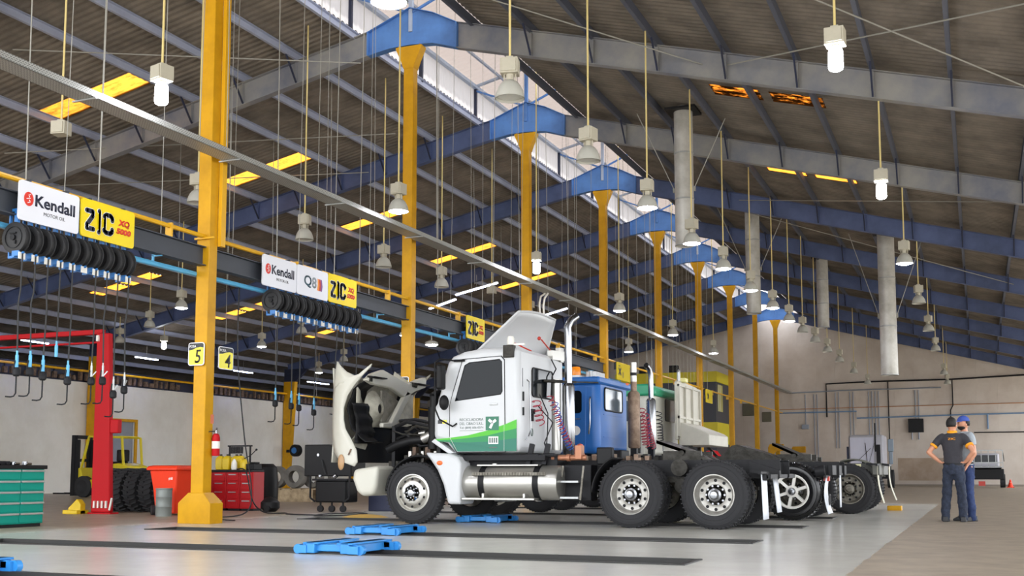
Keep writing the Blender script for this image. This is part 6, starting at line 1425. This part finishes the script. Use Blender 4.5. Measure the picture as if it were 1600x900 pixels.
def person(pos, ang, label, arms, legs, hs, shirt_m, trim_m, jean_m, cap=None, hair_style='short', beard=False, headturn=0.0, shoe_m=None):
    M = Matrix.Rotation(ang, 4, 'Z'); S = Matrix.Scale(hs, 4)
    MM = Matrix.Translation(pos) @ M @ S
    HT = Matrix.Translation((0, 0, 0)) @ Matrix.Rotation(headturn, 4, 'Z')
    b = B()
    b.loft([ring(0, 0, .86, .14, .1), ring(0, -.01, .95, .158, .115), ring(0, 0, 1.06, .138, .1), ring(0, 0, 1.18, .145, .105), ring(0, 0, 1.32, .168, .115), ring(0, -.005, 1.42, .165, .1), ring(0, -.01, 1.465, .12, .075), ring(0, -.01, 1.49, .062, .058), ring(0, 0, 1.56, .054, .056)])
    # head
    hb = B(); hb.ball((0, .01, 1.635), .1, .76, .95, 1.12, n=20).ball((0, .035, 1.585), .062, .85, 1, .8, n=14)
    hb.loft([[(-.012, .095, 1.6), (.012, .095, 1.6), (.004, .09, 1.65), (-.004, .09, 1.65)], [(-.006, .122, 1.605), (.006, .122, 1.605), (.002, .1, 1.65), (-.002, .1, 1.65)]])
    for s in (-1, 1): hb.ball((s * .077, .0, 1.62), .028, .35, .7, 1.1, n=10); hb.ball((s * .03, .09, 1.642), .014, n=8)
    hb.ball((0, .096, 1.57), .02, 1.2, .5, .4, n=8)
    for v in hb.bm.verts: v.co = HT @ v.co
    tmp = bpy.data.meshes.new('tmp'); hb.bm.to_mesh(tmp); hb.bm.free(); b.bm.from_mesh(tmp); bpy.data.meshes.remove(tmp)
    for s, a in zip((-1, 1), arms):
        sh, el, wr, hd = a
        limb(b, [(s * .165, -.01, 1.43, .052), (sh[0], sh[1], sh[2], .05), (*el, .039)]); limb(b, [(*el, .039), tuple((Vector(el) * .55 + Vector(wr) * .45)) + (.037,), (*wr, .026)])
        hand(b, wr, hd, s)
    for s, l in zip((-1, 1), legs):
        kn, an = l
        limb(b, [(s * .085, 0, .9, .085), (*kn, .056), (kn[0] * .5 + an[0] * .5, kn[1] * .5 + an[1] * .5 - .01, kn[2] * .5 + an[2] * .5 + .05, .055), (*an, .035)])
    body = remeshed(b, 'person', SKIN, None, .011, 2, M=MM)
    tag(body, label, 'person', 'two men talking')
    # shirt
    b = B(); b.loft([ring(0, -.005, .93, .168, .128), ring(0, 0, 1.0, .158, .12), ring(0, 0, 1.1, .152, .115), ring(0, 0, 1.2, .16, .12), ring(0, 0, 1.33, .182, .13), ring(0, -.005, 1.42, .182, .116), ring(0, -.01, 1.475, .13, .088), ring(0, -.01, 1.5, .072, .068)])
    for s, a in zip((-1, 1), arms):
        sh, el, wr, hd = a; m = Vector(sh) * .55 + Vector(el) * .45
        limb(b, [(s * .16, -.01, 1.425, .068), (sh[0], sh[1], sh[2], .067)]); b.cyl((sh[0], sh[1], sh[2]), m, .066, .064, n=14)
    remeshed(b, 'shirt', shirt_m, body, .012, 2, folds=.018, M=MM)
    if trim_m:
        b = B(); b.lathe([(.066, 0), (.078, 0), (.082, .035), (.07, .045)], (0, -.008, 1.49), n=22, closed=True)
        for s, a in zip((-1, 1), arms):
            sh, el, wr, hd = a; m = Vector(sh) * .58 + Vector(el) * .42; m2 = Vector(sh) * .46 + Vector(el) * .54
            b.cyl(m, m2, .068, .066, n=16)
        for v in b.bm.verts: v.co = MM @ v.co
        b.done('collar_and_cuffs', trim_m, None, solid=.004).parent = body
    # trousers
    b = B(); b.loft([ring(0, 0, 1.0, .152, .115), ring(0, -.01, .93, .168, .13), ring(0, -.01, .85, .165, .125), ring(0, -.0, .8, .15, .11)])
    for s, l in zip((-1, 1), legs):
        kn, an = l
        limb(b, [(s * .085, -.005, .88, .098), (*kn, .078), (an[0], an[1], an[2] + .1, .072), (an[0], an[1], an[2] - .02, .07)])
    remeshed(b, 'trousers', jean_m, body, .013, 2, folds=.035, M=MM)
    b = B(); b.lathe([(.155, 0), (.17, 0), (.168, .035), (.152, .035)], (0, 0, 0), n=26, closed=True)
    for v in b.bm.verts: v.co = MM @ Vector((v.co.x, v.co.y * .76, v.co.z + .955))
    b.done('belt', BLK, None).parent = body
    for s, l in zip((-1, 1), legs):
        kn, an = l; x, y = an[0], an[1]
        b = B(); b.loft([[(x - .045, y - .08, z0), (x + .045, y - .08, z0), (x + .052, y + .09, z0), (x + .03, y + .18, z0), (x - .03, y + .18, z0), (x - .052, y + .09, z0)] for z0 in (0, .03)] + [[(x - .04, y - .075, .09), (x + .04, y - .075, .09), (x + .042, y + .05, .085), (x + .025, y + .15, .05), (x - .025, y + .15, .05), (x - .042, y + .05, .085)]])
        for v in b.bm.verts: v.co = MM @ v.co
        o = b.done('shoe', shoe_m or SHOE, None, bevel=.01); o.parent = body
    # hair
    b = B(); b.ball((0, -.012, 1.655), .104, .79, .94, 1.06, n=18)
    bmesh.ops.delete(b.bm, geom=[v for v in b.bm.verts if (v.co.y > .035 and v.co.z < 1.69) or v.co.z < 1.585], context='VERTS')
    for v in b.bm.verts: v.co = MM @ (HT @ v.co)
    b.done('hair', HAIRM, None, solid=.008).parent = body
    if beard:
        b = B(); b.ball((0, .03, 1.575), .07, .9, 1.05, .72, n=14); bmesh.ops.delete(b.bm, geom=[v for v in b.bm.verts if v.co.z > 1.59], context='VERTS')
        for v in b.bm.verts: v.co = MM @ (HT @ v.co)
        b.done('beard', HAIRM, None, solid=.006).parent = body
    if cap:
        b = B(); b.ball((0, 0, 1.675), .108, .8, .98, .9, n=20); bmesh.ops.delete(b.bm, geom=[v for v in b.bm.verts if v.co.z < 1.668], context='VERTS')
        b.loft([[(-.07, .07, 1.672), (.07, .07, 1.672), (.07, .07, 1.68), (-.07, .07, 1.68)], [(-.045, .175, 1.662), (.045, .175, 1.662), (.045, .175, 1.67), (-.045, .175, 1.67)]])
        for v in b.bm.verts: v.co = MM @ (HT @ v.co)
        b.done('cap', cap, None, solid=.006).parent = body
    return body, MM
armsA = [((-.215, -.02, 1.38), (-.38, -.09, 1.17), (-.2, -.02, 1.0), (.9, .35, -.25)), ((.215, -.02, 1.38), (.34, -.12, 1.17), (.19, -.03, 1.0), (-.9, .35, -.25))]
legsA = [((-.12, .02, .48), (-.15, -.01, .08)), ((.11, .02, .48), (.13, .03, .08))]
pa, MA = person((-.40, 20.55, 0), -.12, 'person seen from behind, hands on hips, charcoal polo with orange collar and cuffs, dark jeans', armsA, legsA, 1.0, POLO, ORT, JEAN, headturn=-.35)
dm = B(); r = []
t = text('lettering', 'ZIC', ORT, pa, (-.47, 20.405, 1.375), (1, -.12, 0), UP, .12, .035, depth=.01)
armsB = [((-.21, 0, 1.38), (-.25, -.02, 1.12), (-.2, .1, .92), (0, .6, -.8)), ((.21, 0, 1.38), (.25, -.02, 1.12), (.2, .1, .92), (0, .6, -.8))]
legsB = [((-.11, .02, .48), (-.13, -.01, .08)), ((.1, .02, .48), (.11, .0, .08))]
person((-.22, 20.98, 0), 2.15, 'person in grey T-shirt, blue jeans and blue cap, standing behind the man in the polo', armsB, legsB, 1.02, TEE, None, JEANB, cap=CAPB, beard=True)
